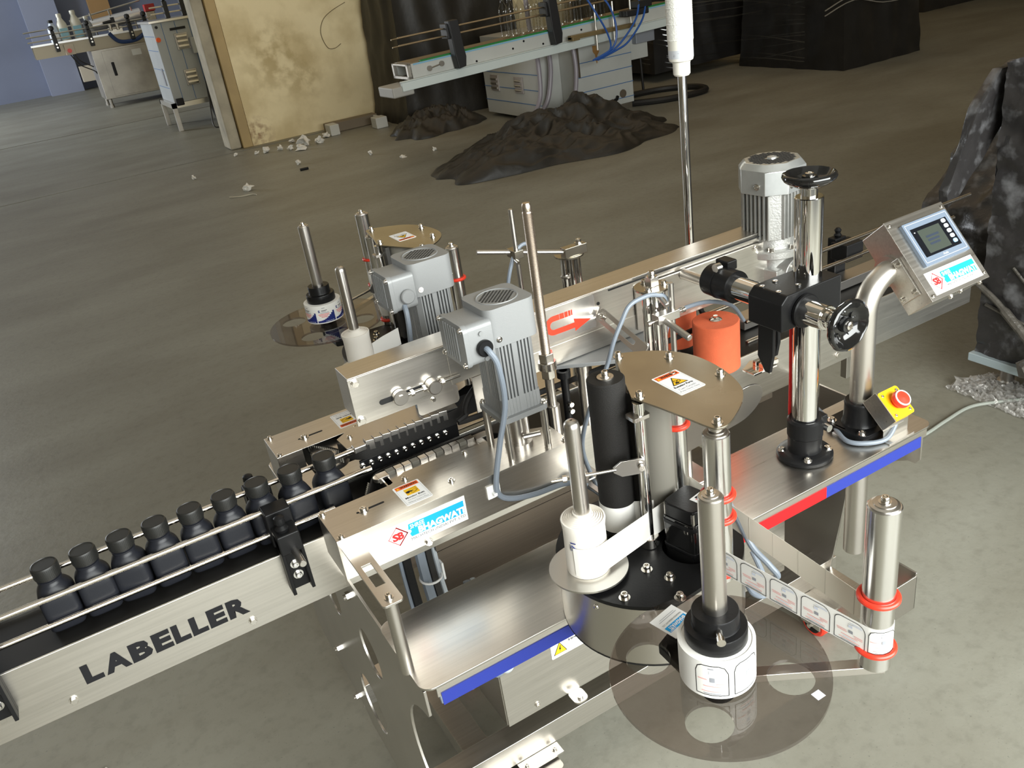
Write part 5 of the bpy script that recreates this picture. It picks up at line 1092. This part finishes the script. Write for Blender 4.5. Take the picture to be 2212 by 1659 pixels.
def unit(front):
    global XF
    # ---- reel disc
    XF = M.Identity(4) if front else M.Translation((.03, .25, 0)) @ M.Scale(-1, 4, V((0, 1, 0)))
    w = 'front' if front else 'rear'
    cx, cy = .7665, -.6745
    k_ = 1 if front else 1.15
    d = thing('reel_disc', 'round smoked acrylic disc with four holes '+('under the label roll at lower right' if front else 'under the navy printed label roll behind the machine'), 'disc', (cx, cy, .78), 'smoked reel discs')
    holes = [circ(cx+.089*k_*math.cos(math.radians(a)), cy+.089*k_*math.sin(math.radians(a)), .029*k_, 28) for a in (131, 222, 312, 41)]
    part('acrylic_plate', G().prism(circ(cx, cy, .1382*k_, 96), .780, .785, 'z', holes), ACRYL, d, ang=30)
    if front: part('tape_patch', G().box((.824, -.786, .785), (.8365, -.7745, .7854)), mat('clear_tape', (.60, .60, .66), 0, .3), d)
    s = thing('reel_spindle', ('steel spindle with stepped black hub standing on the front smoked disc' if front else 'steel spindle with stepped black hub on the rear smoked disc'), 'spindle', (cx-.004, cy-.005, .785), 'reel spindles')
    sx, sy = (.7615, -.680) if front else (cx-.002, cy-.002)
    part('rod', G().cyl((sx, sy, .785), (sx, sy, 1.055), .0148, n=36, ch=.001), STEELZ, s)
    ec = part('end_cap', cap_top(G(), sx, sy, 1.0545, .0125), STEELZ, s); screw(ec, (sx, sy, 1.059), (0, 0, 1), .0042, .006)
    hb = part('hub', G().lathe([(.0150, .845), (.0375, .846), (.0385, .848), (.0385, .866), (.0375, .868), (.0300, .869), (.0290, .871), (.0290, .888), (.0280, .890), (.0152, .890)], T((sx, sy, 0)), 48), BLACKM, s, 'stepped black hub')
    if front: part('thumb_screw', G().cyl((sx-.016, sy-.024, .879), (sx-.025, sy-.038, .879), .0045, n=14).cyl((sx-.022, sy-.0335, .879), (sx-.026, sy-.0395, .879), .0055, n=14), SCREW, hb)
    rl = thing('label_roll', ('white roll of printed labels on the front smoked disc' if front else 'roll of white and navy printed labels on the rear smoked disc'), 'label roll', (sx, sy, .786), 'label rolls')
    R = .0475 if front else .0500
    z0, z1 = (.7885, .847) if front else (.795, .847)
    rb = part('label_web', G().lathe([(.0365, z0), (R, z0+.0005), (R, z1-.0005), (.0435, z1), (.043, z1-.001), (.039, z1-.0005), (.0365, z1)], T((sx, sy, 0)), 72), PAPER, rl)
    if front:
        for a0, a1 in ((195, 247), (252, 304), (309, 361)): wrap_print(rb, (sx, sy), R, a0, a1, z0+.003, z1-.003, 'front')
    else:
        XF = M.Identity(4); c = (.0+sx+.03, .25-sy)
        for a0, a1 in ((170, 226), (229, 285), (288, 344)): wrap_print(rb, c, R, a0, a1, z0+.002, z1-.002, 'rear')
        XF = M.Translation((.03, .25, 0)) @ M.Scale(-1, 4, V((0, 1, 0)))
    # ---- arm under the disc and deflection roller
    rx, ry = (.9305, -.7784) if front else (.965, -.79)
    ar = d
    dd = V((rx-cx, ry-cy, 0)); L = dd.length; q = M.Translation((cx, cy, 0)) @ M.Rotation(math.atan2(dd.y, dd.x), 4, 'Z')
    part('arm_bar', G().box((-.03, -.008, .762), (L+.012, .008, .774), q), STEELZ, ar, bev=.001)
    part('hub_boss', G().cyl((cx, cy, .745), (cx, cy, .780), .022, n=24), BLACKPL, ar)
    part('bracket', G().prism([(.748, -.575), (.800, -.555), (.835, -.60), (.79, -.67), (.745, -.66)], .742, .760, 'z'), BLACKM, ar, 'black mounting bracket', bev=.003)
    for p in ((.79, -.60), (.80, -.62)): part('bolt', G().cyl((*p, .760), (*p, .766), .005, n=10), SCREW, ar)
    ring_roller('tall aluminium roller with two red rings '+('on the arm right of the front label roll' if front else 'standing farthest back behind the rear motor'), rx, ry, .0193, .775, 1.016, (.883, .804), )
    # ---- drum
    dx, dy, dr = .864, -.408, .146
    dm = thing('head_base', 'round steel drum base with black top plate '+('overhanging the front side table' if front else 'of the rear labelling head'), 'drum', (dx, dy, .66), 'labelling head drums')
    outl = [(dx+dr*math.cos(math.radians(a)), dy+dr*math.sin(math.radians(a))) for a in range(-58, 252, 5)]
    outl = [p for p in outl]
    hole = circ(.912, -.455, .046, 32)
    part('top_plate', G().prism(outl, .769, .775, 'z', [hole]), BLACKM, dm, 'black top plate')
    wl = [(p[0], p[1]) for p in outl]
    part('drum_wall', G().strip(wl, .664, .7685, .0016), STEELZ, dm, 'curved brushed steel wall')
    part('flat_wall', G().prism([outl[0], outl[-1], (outl[-1][0]+.0005, outl[-1][1]+.002), (outl[0][0]-.0005, outl[0][1]+.002)], .664, .7685, 'z'), STEELZ, dm)
    part('floor_plate', G().prism(outl, .661, .665, 'z'), DARK, dm)
    for p in ((.8229, -.4571), (.8373, -.4937), (.7596, -.4860), (.8209, -.5361), (.905, -.29), (.99, -.40)): screw(dm, (*p, .775), (0, 0, 1), .0058, .008)
    for a in (228, 200): part('rivet', G().lathe([(.0045, 0), (.0035, .002), (0, .003)], M.Translation((dx+dr*math.cos(math.radians(a)), dy+dr*math.sin(math.radians(a)), .757)) @ V((math.cos(math.radians(a)), math.sin(math.radians(a)), 0)).to_track_quat('Z', 'Y').to_matrix().to_4x4(), 12), SCREW, dm)
    if front:
        card = thing('company_card', 'small white company card with a blue band lying under the black hub', 'card', (.775, -.58, .788))
        part('card_sheet', G().prism([(.747, -.5610), (.793, -.5515), (.802, -.597), (.756, -.6065)], .7885, .7892, 'z'), I_WHITE, card)
        e1 = V((-.046, -.0095, 0)).normalized(); e2 = V((-.0095, .046, 0)).normalized()
        pl = Plane(card, (.802, -.597, .7892), e1, e2, .0002)
        pl.rect(.003, .012, .043, .023, I_CYAN); pl.text('BHAGWATI', .006, .0145, .038, .0212, I_WHITE, .04, 2); pl.text('SHREE', .030, .0125, .042, .0145, I_WHITE, .02, 2); pl.text('MACHTECH (INDIA) PVT. LTD.', .004, .0262, .042, .0295, I_BLACK, 0); pl.rect(.005, .034, .040, .0348, I_GREY); pl.rect(.007, .037, .036, .0376, I_GREY); pl.done()
    # ---- stepper motor in its hole
    sm = thing('stepper_motor', 'square black stepper motor standing in the '+('front' if front else 'rear')+' drum', 'motor', (.912, -.455, .68), 'stepper motors')
    XS = XF; XF = XS @ M.Translation((.912, -.455, 0)) @ M.Rotation(math.radians(12), 4, 'Z')
    part('body', G().prism(rrect(-.030, -.030, .030, .030, .007, 3), .668, .838, 'z'), BAKEL, sm, bev=.0015)
    part('end_bell', G().prism(rrect(-.0295, -.0295, .0295, .0295, .010, 2), .838, .862, 'z'), BLACKM, sm, bev=.003)
    for za, zb in ((.826, .833), (.782, .787)): part('band', G().prism(rrect(-.0312, -.0312, .0312, .0312, .008, 3), za, zb, 'z'), BLACKM, sm, bev=.001)
    for a in (-1, 1):
        for b in (-1, 1): part('bolt', G().cyl((.025*a, .025*b, .833), (.025*a, .025*b, .858), .0030, n=10), SCREW, sm)
    if front:
        lb = part('sticker', G().box((-.002, -.024, .862), (.022, -.002, .8623)), I_WHITE, sm, 'white sticker with red and black pictogram')
        pl = Plane(lb, (-.002, -.002, .8623), (1, 0, 0), (0, -1, 0), .0002)
        pl.line(circ(.012, .012, .005, 12), .0016, I_RED, 1, True); pl.line([(.006, .008), (.018, .014)], .0016, I_RED); pl.rect(.008, .003, .014, .007, I_BLACK); pl.line([(.004, .021), (.020, .019)], .0012, I_BLACK); pl.done()
    XF = XS
    # ---- rollers on the drum
    bx_, by_ = (.8475, -.358) if front else (.905, -.330)
    br = thing('drive_roller', 'black rubber covered roller '+('standing left of the leaf shaped plate' if front else 'of the rear labelling head'), 'roller', (bx_, by_, .775), 'black drive rollers')
    bz_ = 1.056 if front else .955
    part('sleeve', G().cyl((bx_, by_, .785), (bx_, by_, bz_), .0285, n=48, ch=.002), RUBBER, br)
    part('base_collar', G().cyl((bx_, by_, .775), (bx_, by_, .785), .020, n=24), BLACKPL, br)
    wsh = part('washer', G().lathe([(.0125, bz_), (.0125, bz_+.002), (.004, bz_+.0025)], T((bx_, by_, 0)), 28), STEELZ, br); screw(wsh, (bx_, by_, bz_+.0022), (0, 0, 1), .0052, .008)
    gx, gy = .9085, -.384
    gr_ = thing('nip_roller', 'grey rubber nip roller behind the thin chrome rod of the '+('front' if front else 'rear')+' head', 'roller', (gx, gy, .775), 'grey nip rollers')
    part('sleeve', G().cyl((gx, gy, .787), (gx, gy, 1.028), .0275, n=44, ch=.001), GREYRUB, gr_)
    part('shaft', G().cyl((gx, gy, .775), (gx, gy, .787), .012, n=20), STEELZ, gr_)
    part('side_plate', G().box((gx-.04, gy-.012, .79), (gx-.030, gy+.012, 1.03)), mat('dark_grey_plate', (.05, .048, .045), .4, .4) if front else bpy.data.materials['dark_grey_plate'], gr_)
    crd = thing('nip_rod', 'thin chrome rod with bottom collar and pressing lever '+('in front of the grey roller' if front else 'of the rear head'), 'rod', (.862, -.413, .775), 'chrome nip rods')
    rx2, ry2 = .864, -.4115
    part('rod', G().cyl((rx2, ry2, .78), (rx2, ry2, 1.030), .0088, n=28), CHROME, crd)
    part('collar', G().cyl((rx2, ry2, .7755), (rx2, ry2, .793), .0155, n=28, ch=.001), SCREW, crd)
    part('collar_screw', G().cyl((rx2+.004, ry2-.0152, .784), (rx2+.0045, ry2-.0165, .784), .004, n=12), DARK, crd)
    part('top_clip', G().prism(rrect(rx2-.016, ry2-.010, rx2+.014, ry2+.014, .004, 4), 1.004, 1.010, 'z'), STEELZ, crd, bev=.0006)
    lvr = part('lever', G().prism([(-.004, -.004), (-.012, -.013), (-.040, -.013), (-.052, -.004), (-.052, .004), (-.040, .013), (-.012, .013), (-.004, .009)], -.002, .002, 'y', mt=M.Translation((rx2, ry2-.012, .9295)) @ M.Rotation(math.radians(-24), 4, 'Z')), STEELZ, crd, bev=.0006)
    pp = V((rx2, ry2-.012, .9295)); dv = V((-math.cos(math.radians(-24)), -math.sin(math.radians(-24)), 0))
    part('lever_rod', G().cyl(pp+dv*.048, pp+dv*.145, .0028, n=12), SCREW, lvr)
    part('nut', G().cyl(pp+dv*.122, pp+dv*.128, .0055, n=6).cyl(pp+dv*.010+V((-.002, -.003, 0)), pp+dv*.010+V((-.004, -.008, 0)), .0048, n=12), SCREW, lvr)
    tl = ring_roller('tall aluminium roller with red rings '+('between the stepper motor and the front spindle' if front else 'of the rear head beside the rear motor'), .897, -.537, .0186, .775, 1.020, (.921, .884, .790))
    ring_roller('aluminium roller with red rings '+('under the right half of the leaf shaped plate' if front else 'under the rear leaf shaped plate'), *((.9505, -.384) if front else (.988, -.252)), .0162, .775, 1.024, (.947, .800))
    # ---- leaf plate
    lf = [(.9283, -.2649), (.9692, -.2913), (.9984, -.3247), (1.0124, -.3612), (1.0135, -.4058), (1.0063, -.447), (.9921, -.485), (.9722, -.510), (.9445, -.5306), (.9174, -.5462), (.9030, -.5512), (.8910, -.5490), (.8849, -.5390), (.8789, -.4986), (.8714, -.4520), (.8600, -.4013), (.890, -.34), (.915, -.288)]
    lp = thing('leaf_plate', 'leaf shaped steel cover plate with a warning sticker '+('over the front rollers' if front else 'over the rear rollers'), 'plate', (.93, -.42, 1.03), 'leaf shaped cover plates')
    sm_ = [(p.x, p.y) for p in rnd([(x, y, 0) for x, y in lf[:15]], 3)]+lf[15:16]
    part('plate', G().prism(sm_, 1.0315, 1.0345, 'z'), BRONZ, lp, bev=.0006)
    for p in ((.9267, -.2800), (.9815, -.3382), (.9961, -.437), (.9000, -.5375), (.8704, -.4074)): screw(lp, (*p, 1.0345), (0, 0, 1), .0052, .008)
    for p in ((.9267, -.2800), (.9961, -.437)): part('standoff', G().cyl((*p, .775), (*p, 1.0315), .0055, n=16), STEELZ, lp)
    part('collar', G().cyl((.897, -.537, 1.026), (.897, -.537, 1.0315), .010, n=20), STEELZ, lp)
    if front: warning(lp, (.9145, -.3780, 1.0346), (1, 0, 0), (0, -1, 0), .0465, .0685, 'rot')
    else:
        XF = M.Identity(4); warning(lp, (.985, .625, 1.0346), (-1, 0, 0), (0, 1, 0), .0465, .0685, 'rot'); XF = M.Translation((.03, .25, 0)) @ M.Scale(-1, 4, V((0, 1, 0)))
    # ---- webs
    wb = thing('label_web', ('printed label strip running between the front rollers' if front else 'label strip running between the rear rollers'), 'label strip', (.9, -.66, ZW0), 'label strips')
    def arcp(c, r, a0, a1, n=10): return [(c[0]+r*math.cos(math.radians(a0+(a1-a0)*k/n)), c[1]+r*math.sin(math.radians(a0+(a1-a0)*k/n))) for k in range(n+1)]
    tr_, rr_ = (.897, -.537), (rx, ry)
    A = arcp(tr_, .0193, 60, 186)+arcp(rr_, .0200, 186, 330)
    a_p = arcp(tr_, .0193, 186, 187, 1)[0]; b_p = arcp(rr_, .0200, 186, 187, 1)[0]
    part('printed_strip', G().strip(A, ZW0, ZW1, .0004), PAPER, wb)
    B = arcp(rr_, .0200, 330, 367)+arcp((.9505, -.384), .0168, 7, 150)
    part('backing_strip', G().strip(B, ZW0, ZW1, .0004), LINER, wb, 'plain backing strip')
    part('feed_strip', G().strip(arcp((.9505, -.384), .0168, 150, 170)+arcp((bx_, by_), .0290, 60, 300, 24)+arcp((gx, gy), .0280, 225, 330, 10)[3:], ZW0-.008, ZW1-.004, .0004), PAPER, wb, 'white strip round the black roller')
    if front:
        e1 = V((b_p[0]-a_p[0], b_p[1]-a_p[1], 0)); L2 = e1.length; e1.normalize()
        ps = kids(wb)[0]
        nlab = 5; 
        for k in range(nlab):
            O = V((a_p[0], a_p[1], ZW1-.0015))+e1*(.004+k*(L2+.0)/nlab); nrm = V((0, 0, -1)).cross(e1)
            if nrm.x > 0: nrm = -nrm
            label_print(ps, O+nrm*.0004, e1, (0, 0, -1), L2/nlab-.004, ZW1-ZW0-.003, 'front')
        wrap_print(ps, rr_, .0202, 190, 300, ZW0+.002, ZW1-.002, 'front')
        bs = [o for o in kids(wb) if o.name.startswith('backing')][0]
        p0 = arcp(rr_, .0200, 367, 368, 1)[0]; p1 = arcp((.9505, -.384), .0168, 7, 8, 1)[0]
        e = V((p1[0]-p0[0], p1[1]-p0[1], 0)); Lb = e.length; e.normalize()
        g = G()
        for k in range(1, 8):
            p = V((p0[0], p0[1], 0))+e*(Lb*k/8)+V((-.0006, 0, 0)); g.box((p.x-.0002, p.y-.0004, ZW0+.001), (p.x+.0002, p.y+.0004, ZW1-.001))
        part('label_gap', g, mat('gap_line', (.60, .57, .50), 0, .4), bs)
    # ---- waste spindle
    wx, wy = .7546, -.403
    if not front: XF = M.Translation((.004, .153, 0)) @ M.Scale(-1, 4, V((0, 1, 0)))
    ws = thing('waste_spindle', 'round ended steel spindle of the '+('front waste roll with its small grey disc' if front else 'rear waste roll'), 'spindle', (wx, wy, .775), 'waste spindles')
    part('rod', G().lathe([(.0118, .786), (.0118, 1.030), (.0105, 1.036), (.007, 1.0395), (.002, 1.0405), (.002, 1.036), (0, 1.036)], T((wx, wy, 0)), 32), STEELZ, ws)
    part('disc', G().cyl((wx, wy, .7815), (wx, wy, .7845), .0606, n=64), mat('grey_steel_disc', (.60, .58, .54), 1, .35) if front else bpy.data.materials['grey_steel_disc'], ws, 'small flat disc')
    part('boss', G().cyl((wx, wy, .775), (wx, wy, .7815), .016, n=24), BLACKPL, ws)
    wr = thing('waste_roll', 'white roll of waste backing paper on the '+('front spindle' if front else 'rear spindle behind the beam'), 'paper roll', (wx, wy, .785), 'waste paper rolls')
    prof = [(.0120, .785), (.0325, .785), (.0330, .800), (.0320, .835), (.0318, .860), (.0335, .874)]
    top = [(.0330, .876)]
    for k in range(6): r = .031-.0032*k; top += [(r, .8765+.0012*k), (r-.0008, .8735+.0014*k)]
    top += [(.0145, .886), (.0125, .886)]
    part('paper', G().lathe(prof+top, T((wx, wy, 0)), 56), mat('waste_paper', (.88, .84, .77), 0, .55) if front else bpy.data.materials['waste_paper'], wr)
    if front:
        wst = part('tail_strip', G().strip([(.9085+.0285*math.cos(math.radians(a)), -.384+.0285*math.sin(math.radians(a))) for a in range(330, 254, -8)]+[(.7546+.0345*math.cos(math.radians(a)), -.403+.0345*math.sin(math.radians(a))) for a in range(275, 200, -10)], ZW0-.012, ZW1-.004, .0004), PAPER, wr, 'strip of waste paper')
        lines = part('print', G().tube([(wx+.0335*math.cos(math.radians(a)), wy+.0335*math.sin(math.radians(a)), .846-.010*min(1, (a-200)/22) if a > 200 else .840) for a in range(196, 262, 6)], .0008, 5).tube([(wx+.0335*math.cos(math.radians(a)), wy+.0335*math.sin(math.radians(a)), .850) for a in range(198, 216, 3)], .0008, 5), I_NAVY, wr)
        pa = [(wx+.0332*math.cos(math.radians(a)), wy+.0332*math.sin(math.radians(a))) for a in range(206, 250, 3)]
        g = G()
        for k, p in enumerate(pa): g.box((p[0]-.0006, p[1]-.0006, .829-.0001*k), (p[0]+.0006, p[1]+.0006, .8315-.0001*k))
        for k in range(4): g.box((wx-.0312-.0012, wy-.012-.0006, .836+.0028*k), (wx-.0312+.0006, wy-.008, .8370+.0028*k))
        part('lettering', g, I_GREY, wr, stuff=True)
    else:
        part('tail_strip', G().strip([(wx+.034, wy+.0), (wx+.07, wy-.02), (wx+.12, wy-.04)], .79, .835, .0004), PAPER, wr, 'strip of waste paper')
    XF = M.Identity(4)
unit(True); unit(False)
solo('stepper_cable', G().tube(rnd([(.93, -.44, .80), (.955, -.455, .835), (.962, -.475, .85), (.963, -.50, .83), (.965, -.53, .79), (.975, -.555, .765), (.985, -.56, .74), (.99, -.50, .70), (1.0, -.44, .69)]), .0050, 10), CABLE, 'grey cable bending from the black stepper motor down the drum side', 'cable', (.96, -.5, .8))
solo('stepper_cable', G().tube(rnd([(.99, -.43, .70), (1.012, -.425, .665), (1.032, -.437, .635), (1.030, -.462, .618), (1.045, -.475, .615), (1.062, -.455, .63), (1.07, -.42, .66)]), .0050, 10), CABLE, 'grey cable loop hanging behind the big smoked disc', 'cable', (1.0, -.5, .66))
# ------------------------------------------------------------------ sensor posts with twin chrome bars
def sensor_post(x, y, ztop, label, front):
    t = thing('sensor_post', label, 'post', (x, y, .66), 'twin bar sensor posts')
    for dx, dy, r in ((-.018, -.004, .0085), (.018, .006, .0085), (.0, .016, .0075), (-.006, -.016, .0075), (.012, -.014, .006)): part('bar', G().cyl((x+dx, y+dy, .66), (x+dx, y+dy, ztop), r, n=24), CHROME, t)
    part('base_plate', G().box((x-.04, y-(.11 if front else .03), .6605), (x+.04, y+(.03 if front else .11), .664)), STEELZ, t, bev=.0008)
    part('lead_screw', G().cyl((x+.002, y-.002, .66), (x+.002, y-.002, ztop), .0045, n=12), SCREW, t)
    tp = part('top_plate', G().cyl((x, y, ztop), (x, y, ztop+.004), .0335, n=40, ch=.0005), BRONZ, t)
    for a in (215, -20, 90): screw(tp, (x+.023*math.cos(math.radians(a)), y+.023*math.sin(math.radians(a)), ztop+.004), (0, 0, 1), .005, .006)
    part('base_block', G().box((x-.035, y-.03, .66), (x+.035, y+.03, .70)), STEELZ, t, bev=.002)
    return t
sp_ = sensor_post(1.137, -.10, 1.040, 'twin chrome bar sensor post standing before the overhead beam', True)
part('top_block', G().box((1.130, -.108, 1.044), (1.148, -.090, 1.062)), STEELZ, sp_, bev=.001)
screw(sp_, (1.139, -.099, 1.062), (0, 0, 1), .0065, .010)
part('cross_rod', G().cyl((1.139, -.085, 1.049), (1.131, -.150, 1.02), .0055, n=20, ch=.001), STEELZ, sp_)
part('clamp_block', G().box((1.108, -.152, .989), (1.158, -.132, 1.006)), STEELZ, sp_, bev=.001)
part('clamp_rod', G().cyl((1.126, -.215, .978), (1.124, -.12, 1.000), .0062, n=20, ch=.001), STEELZ, sp_)
part('sensor_rod', G().cyl((1.1475, -.142, .90), (1.1475, -.142, 1.058), .0055, n=20, ch=.001), STEELZ, sp_)
part('thumb_screw', G().cyl((1.158, -.142, .997), (1.172, -.142, .997), .003, n=12).cyl((1.170, -.142, .997), (1.176, -.142, .997), .0055, n=14), SCREW, sp_); part('thumb_screw', G().cyl((1.094, -.142, .995), (1.108, -.142, .995), .003, n=12).cyl((1.090, -.142, .995), (1.096, -.142, .995), .0055, n=14), SCREW, sp_)
sp2 = sensor_post(1.19, .262, 1.008, 'twin chrome bar sensor post behind the overhead beam', False)
part('top_block', G().box((1.165, .235, 1.012), (1.222, .256, 1.034)), BRONZ, sp2, bev=.001)
screw(sp2, (1.210, .25, 1.034), (0, 0, 1), .0065, .008)
part('bar_clamp', G().torus((1.174, .257, .965), .0095, .004, 24, 8), STEELZ, sp2)
part('cross_rod', G().cyl((.985, .300, 1.065), (1.172, .246, 1.024), .0052, n=18, ch=.0008), STEELZ, sp2)
part('hanging_rod', G().cyl((1.063, .268, 1.145), (1.063, .268, .90), .0052, n=18, ch=.001), STEELZ, sp2)
part('rod_clamp', G().box((1.052, .255, 1.038), (1.074, .292, 1.056)), BRONZ, sp2, bev=.001)
part('clamp_screw', G().cyl((1.055, .262, 1.036), (1.053, .245, 1.034), .004, n=12), SCREW, sp2)
solo('sensor_cable', G().tube(rnd([(1.1475, -.140, 1.0), (1.142, -.132, 1.028), (1.125, -.13, 1.038), (1.10, -.13, 1.0432), (1.0631, -.13, 1.0371), (1.0414, -.13, 1.01), (1.0214, -.13, .9786), (.9988, -.13, .9309), (.9518, -.14, .8766), (.9263, -.14, .8089), (.9301, -.15, .7514), (.94, -.17, .70)]), .0042, 10), CABLE, 'spiral wrapped grey cable arching left from the front sensor post', 'cable', (1.06, -.13, .95))
solo('sensor_cable', G().tube(rnd([(1.16, -.10, .86), (1.163, -.10, .94), (1.185, -.10, .970), (1.2124, -.1, .9758), (1.2699, -.1, .9699), (1.3286, -.1, .9432), (1.36, -.1, .90)]), .0042, 10), CABLE, 'grey cable arching right over the orange rollers', 'cable', (1.25, -.1, .95))
solo('sensor_cable', G().tube(rnd([(1.035, .27, .90), (1.03, .27, .97), (1.055, .27, 1.04), (1.082, .27, 1.062), (1.097, .27, 1.045), (1.098, .27, .96), (1.09, .27, .90)]), .0042, 10), CABLE, 'grey cable loop between the tall rods behind the beam', 'cable', (1.06, .27, .95))
# ------------------------------------------------------------------ orange foam rollers
def foam(x, y, z0, z1, r, label):
    t = thing('foam_roller', label, 'roller', (x, y, z0), 'orange foam rollers')
    part('sleeve', G().cyl((x, y, z0), (x, y, z1), r, n=48, ch=.002), ORANGE, t)
    part('shaft', G().cyl((x, y, .70), (x, y, z0), .012, n=20), STEELZ, t)
    if y < 0: part('mount_arm', G().box((x-.02, y-.02, .700), (x+.02, -.0005, .714)), STEELZ, t, bev=.001)
    ws = part('washer', G().lathe([(.0135, z1), (.0135, z1+.0015), (.010, z1+.004), (.004, z1+.0045)], T((x, y, 0)), 28), SCREW, t)
    part('nut', G().cyl((x, y, z1+.004), (x, y, z1+.010), .0052, n=6), SCREW, ws)
foam(1.365, -.0108, .765, .874, .0495, 'orange foam roller nearer the camera, beside the chrome column')
foam(1.384, .150, .765, .862, .0495, 'orange foam roller half hidden under the overhead beam')
wp = thing('wrap_plate', 'small chrome hinge bracket at the foot of the nearer orange roller', 'bracket', (1.43, -.06, .76))
part('plate', G().prism([(1.400, -.085), (1.468, -.085), (1.468, -.05), (1.44, -.03), (1.400, -.05)], .752, .757, 'z'), CHROME, wp, bev=.001)
part('slide', G().box((1.43, -.082, .757), (1.475, -.068, .768)).box((1.43, -.060, .757), (1.475, -.050, .768)), CHROME, wp, bev=.001)
part('screw', G().cyl((1.445, -.086, .745), (1.445, -.086, .753), .004, n=12), SCREW, wp)
gd = thing('round_guard', 'grey round edged steel guard behind the leaf shaped plate', 'guard', (1.2, -.2, .72))
part('guard_plate', G().prism([(-.11, -.05), (.03, -.05)]+[(.03+.05*math.cos(math.radians(a)), .05*math.sin(math.radians(a))) for a in range(-80, 91, 10)]+[(-.11, .05)], 0, .003, 'z', mt=M.Translation((1.165, -.265, .83)) @ M.Rotation(math.radians(-70), 4, 'X') @ M.Rotation(math.radians(-8), 4, 'Z')), STEELZ, gd, bev=.0006)
part('post', G().cyl((1.09, -.235, .66), (1.09, -.235, .85), .008, n=16), STEELZ, gd)
# red and white hoses behind the chrome column
solo('red_tube', G().tube(rnd([(1.345, -.240, .975), (1.349, -.236, .90), (1.351, -.234, .82), (1.350, -.234, .74), (1.352, -.237, .665)]), .0030, 8), I_RED, 'thin red tube running down the left of the chrome column', 'tube', (1.345, -.235, .8))
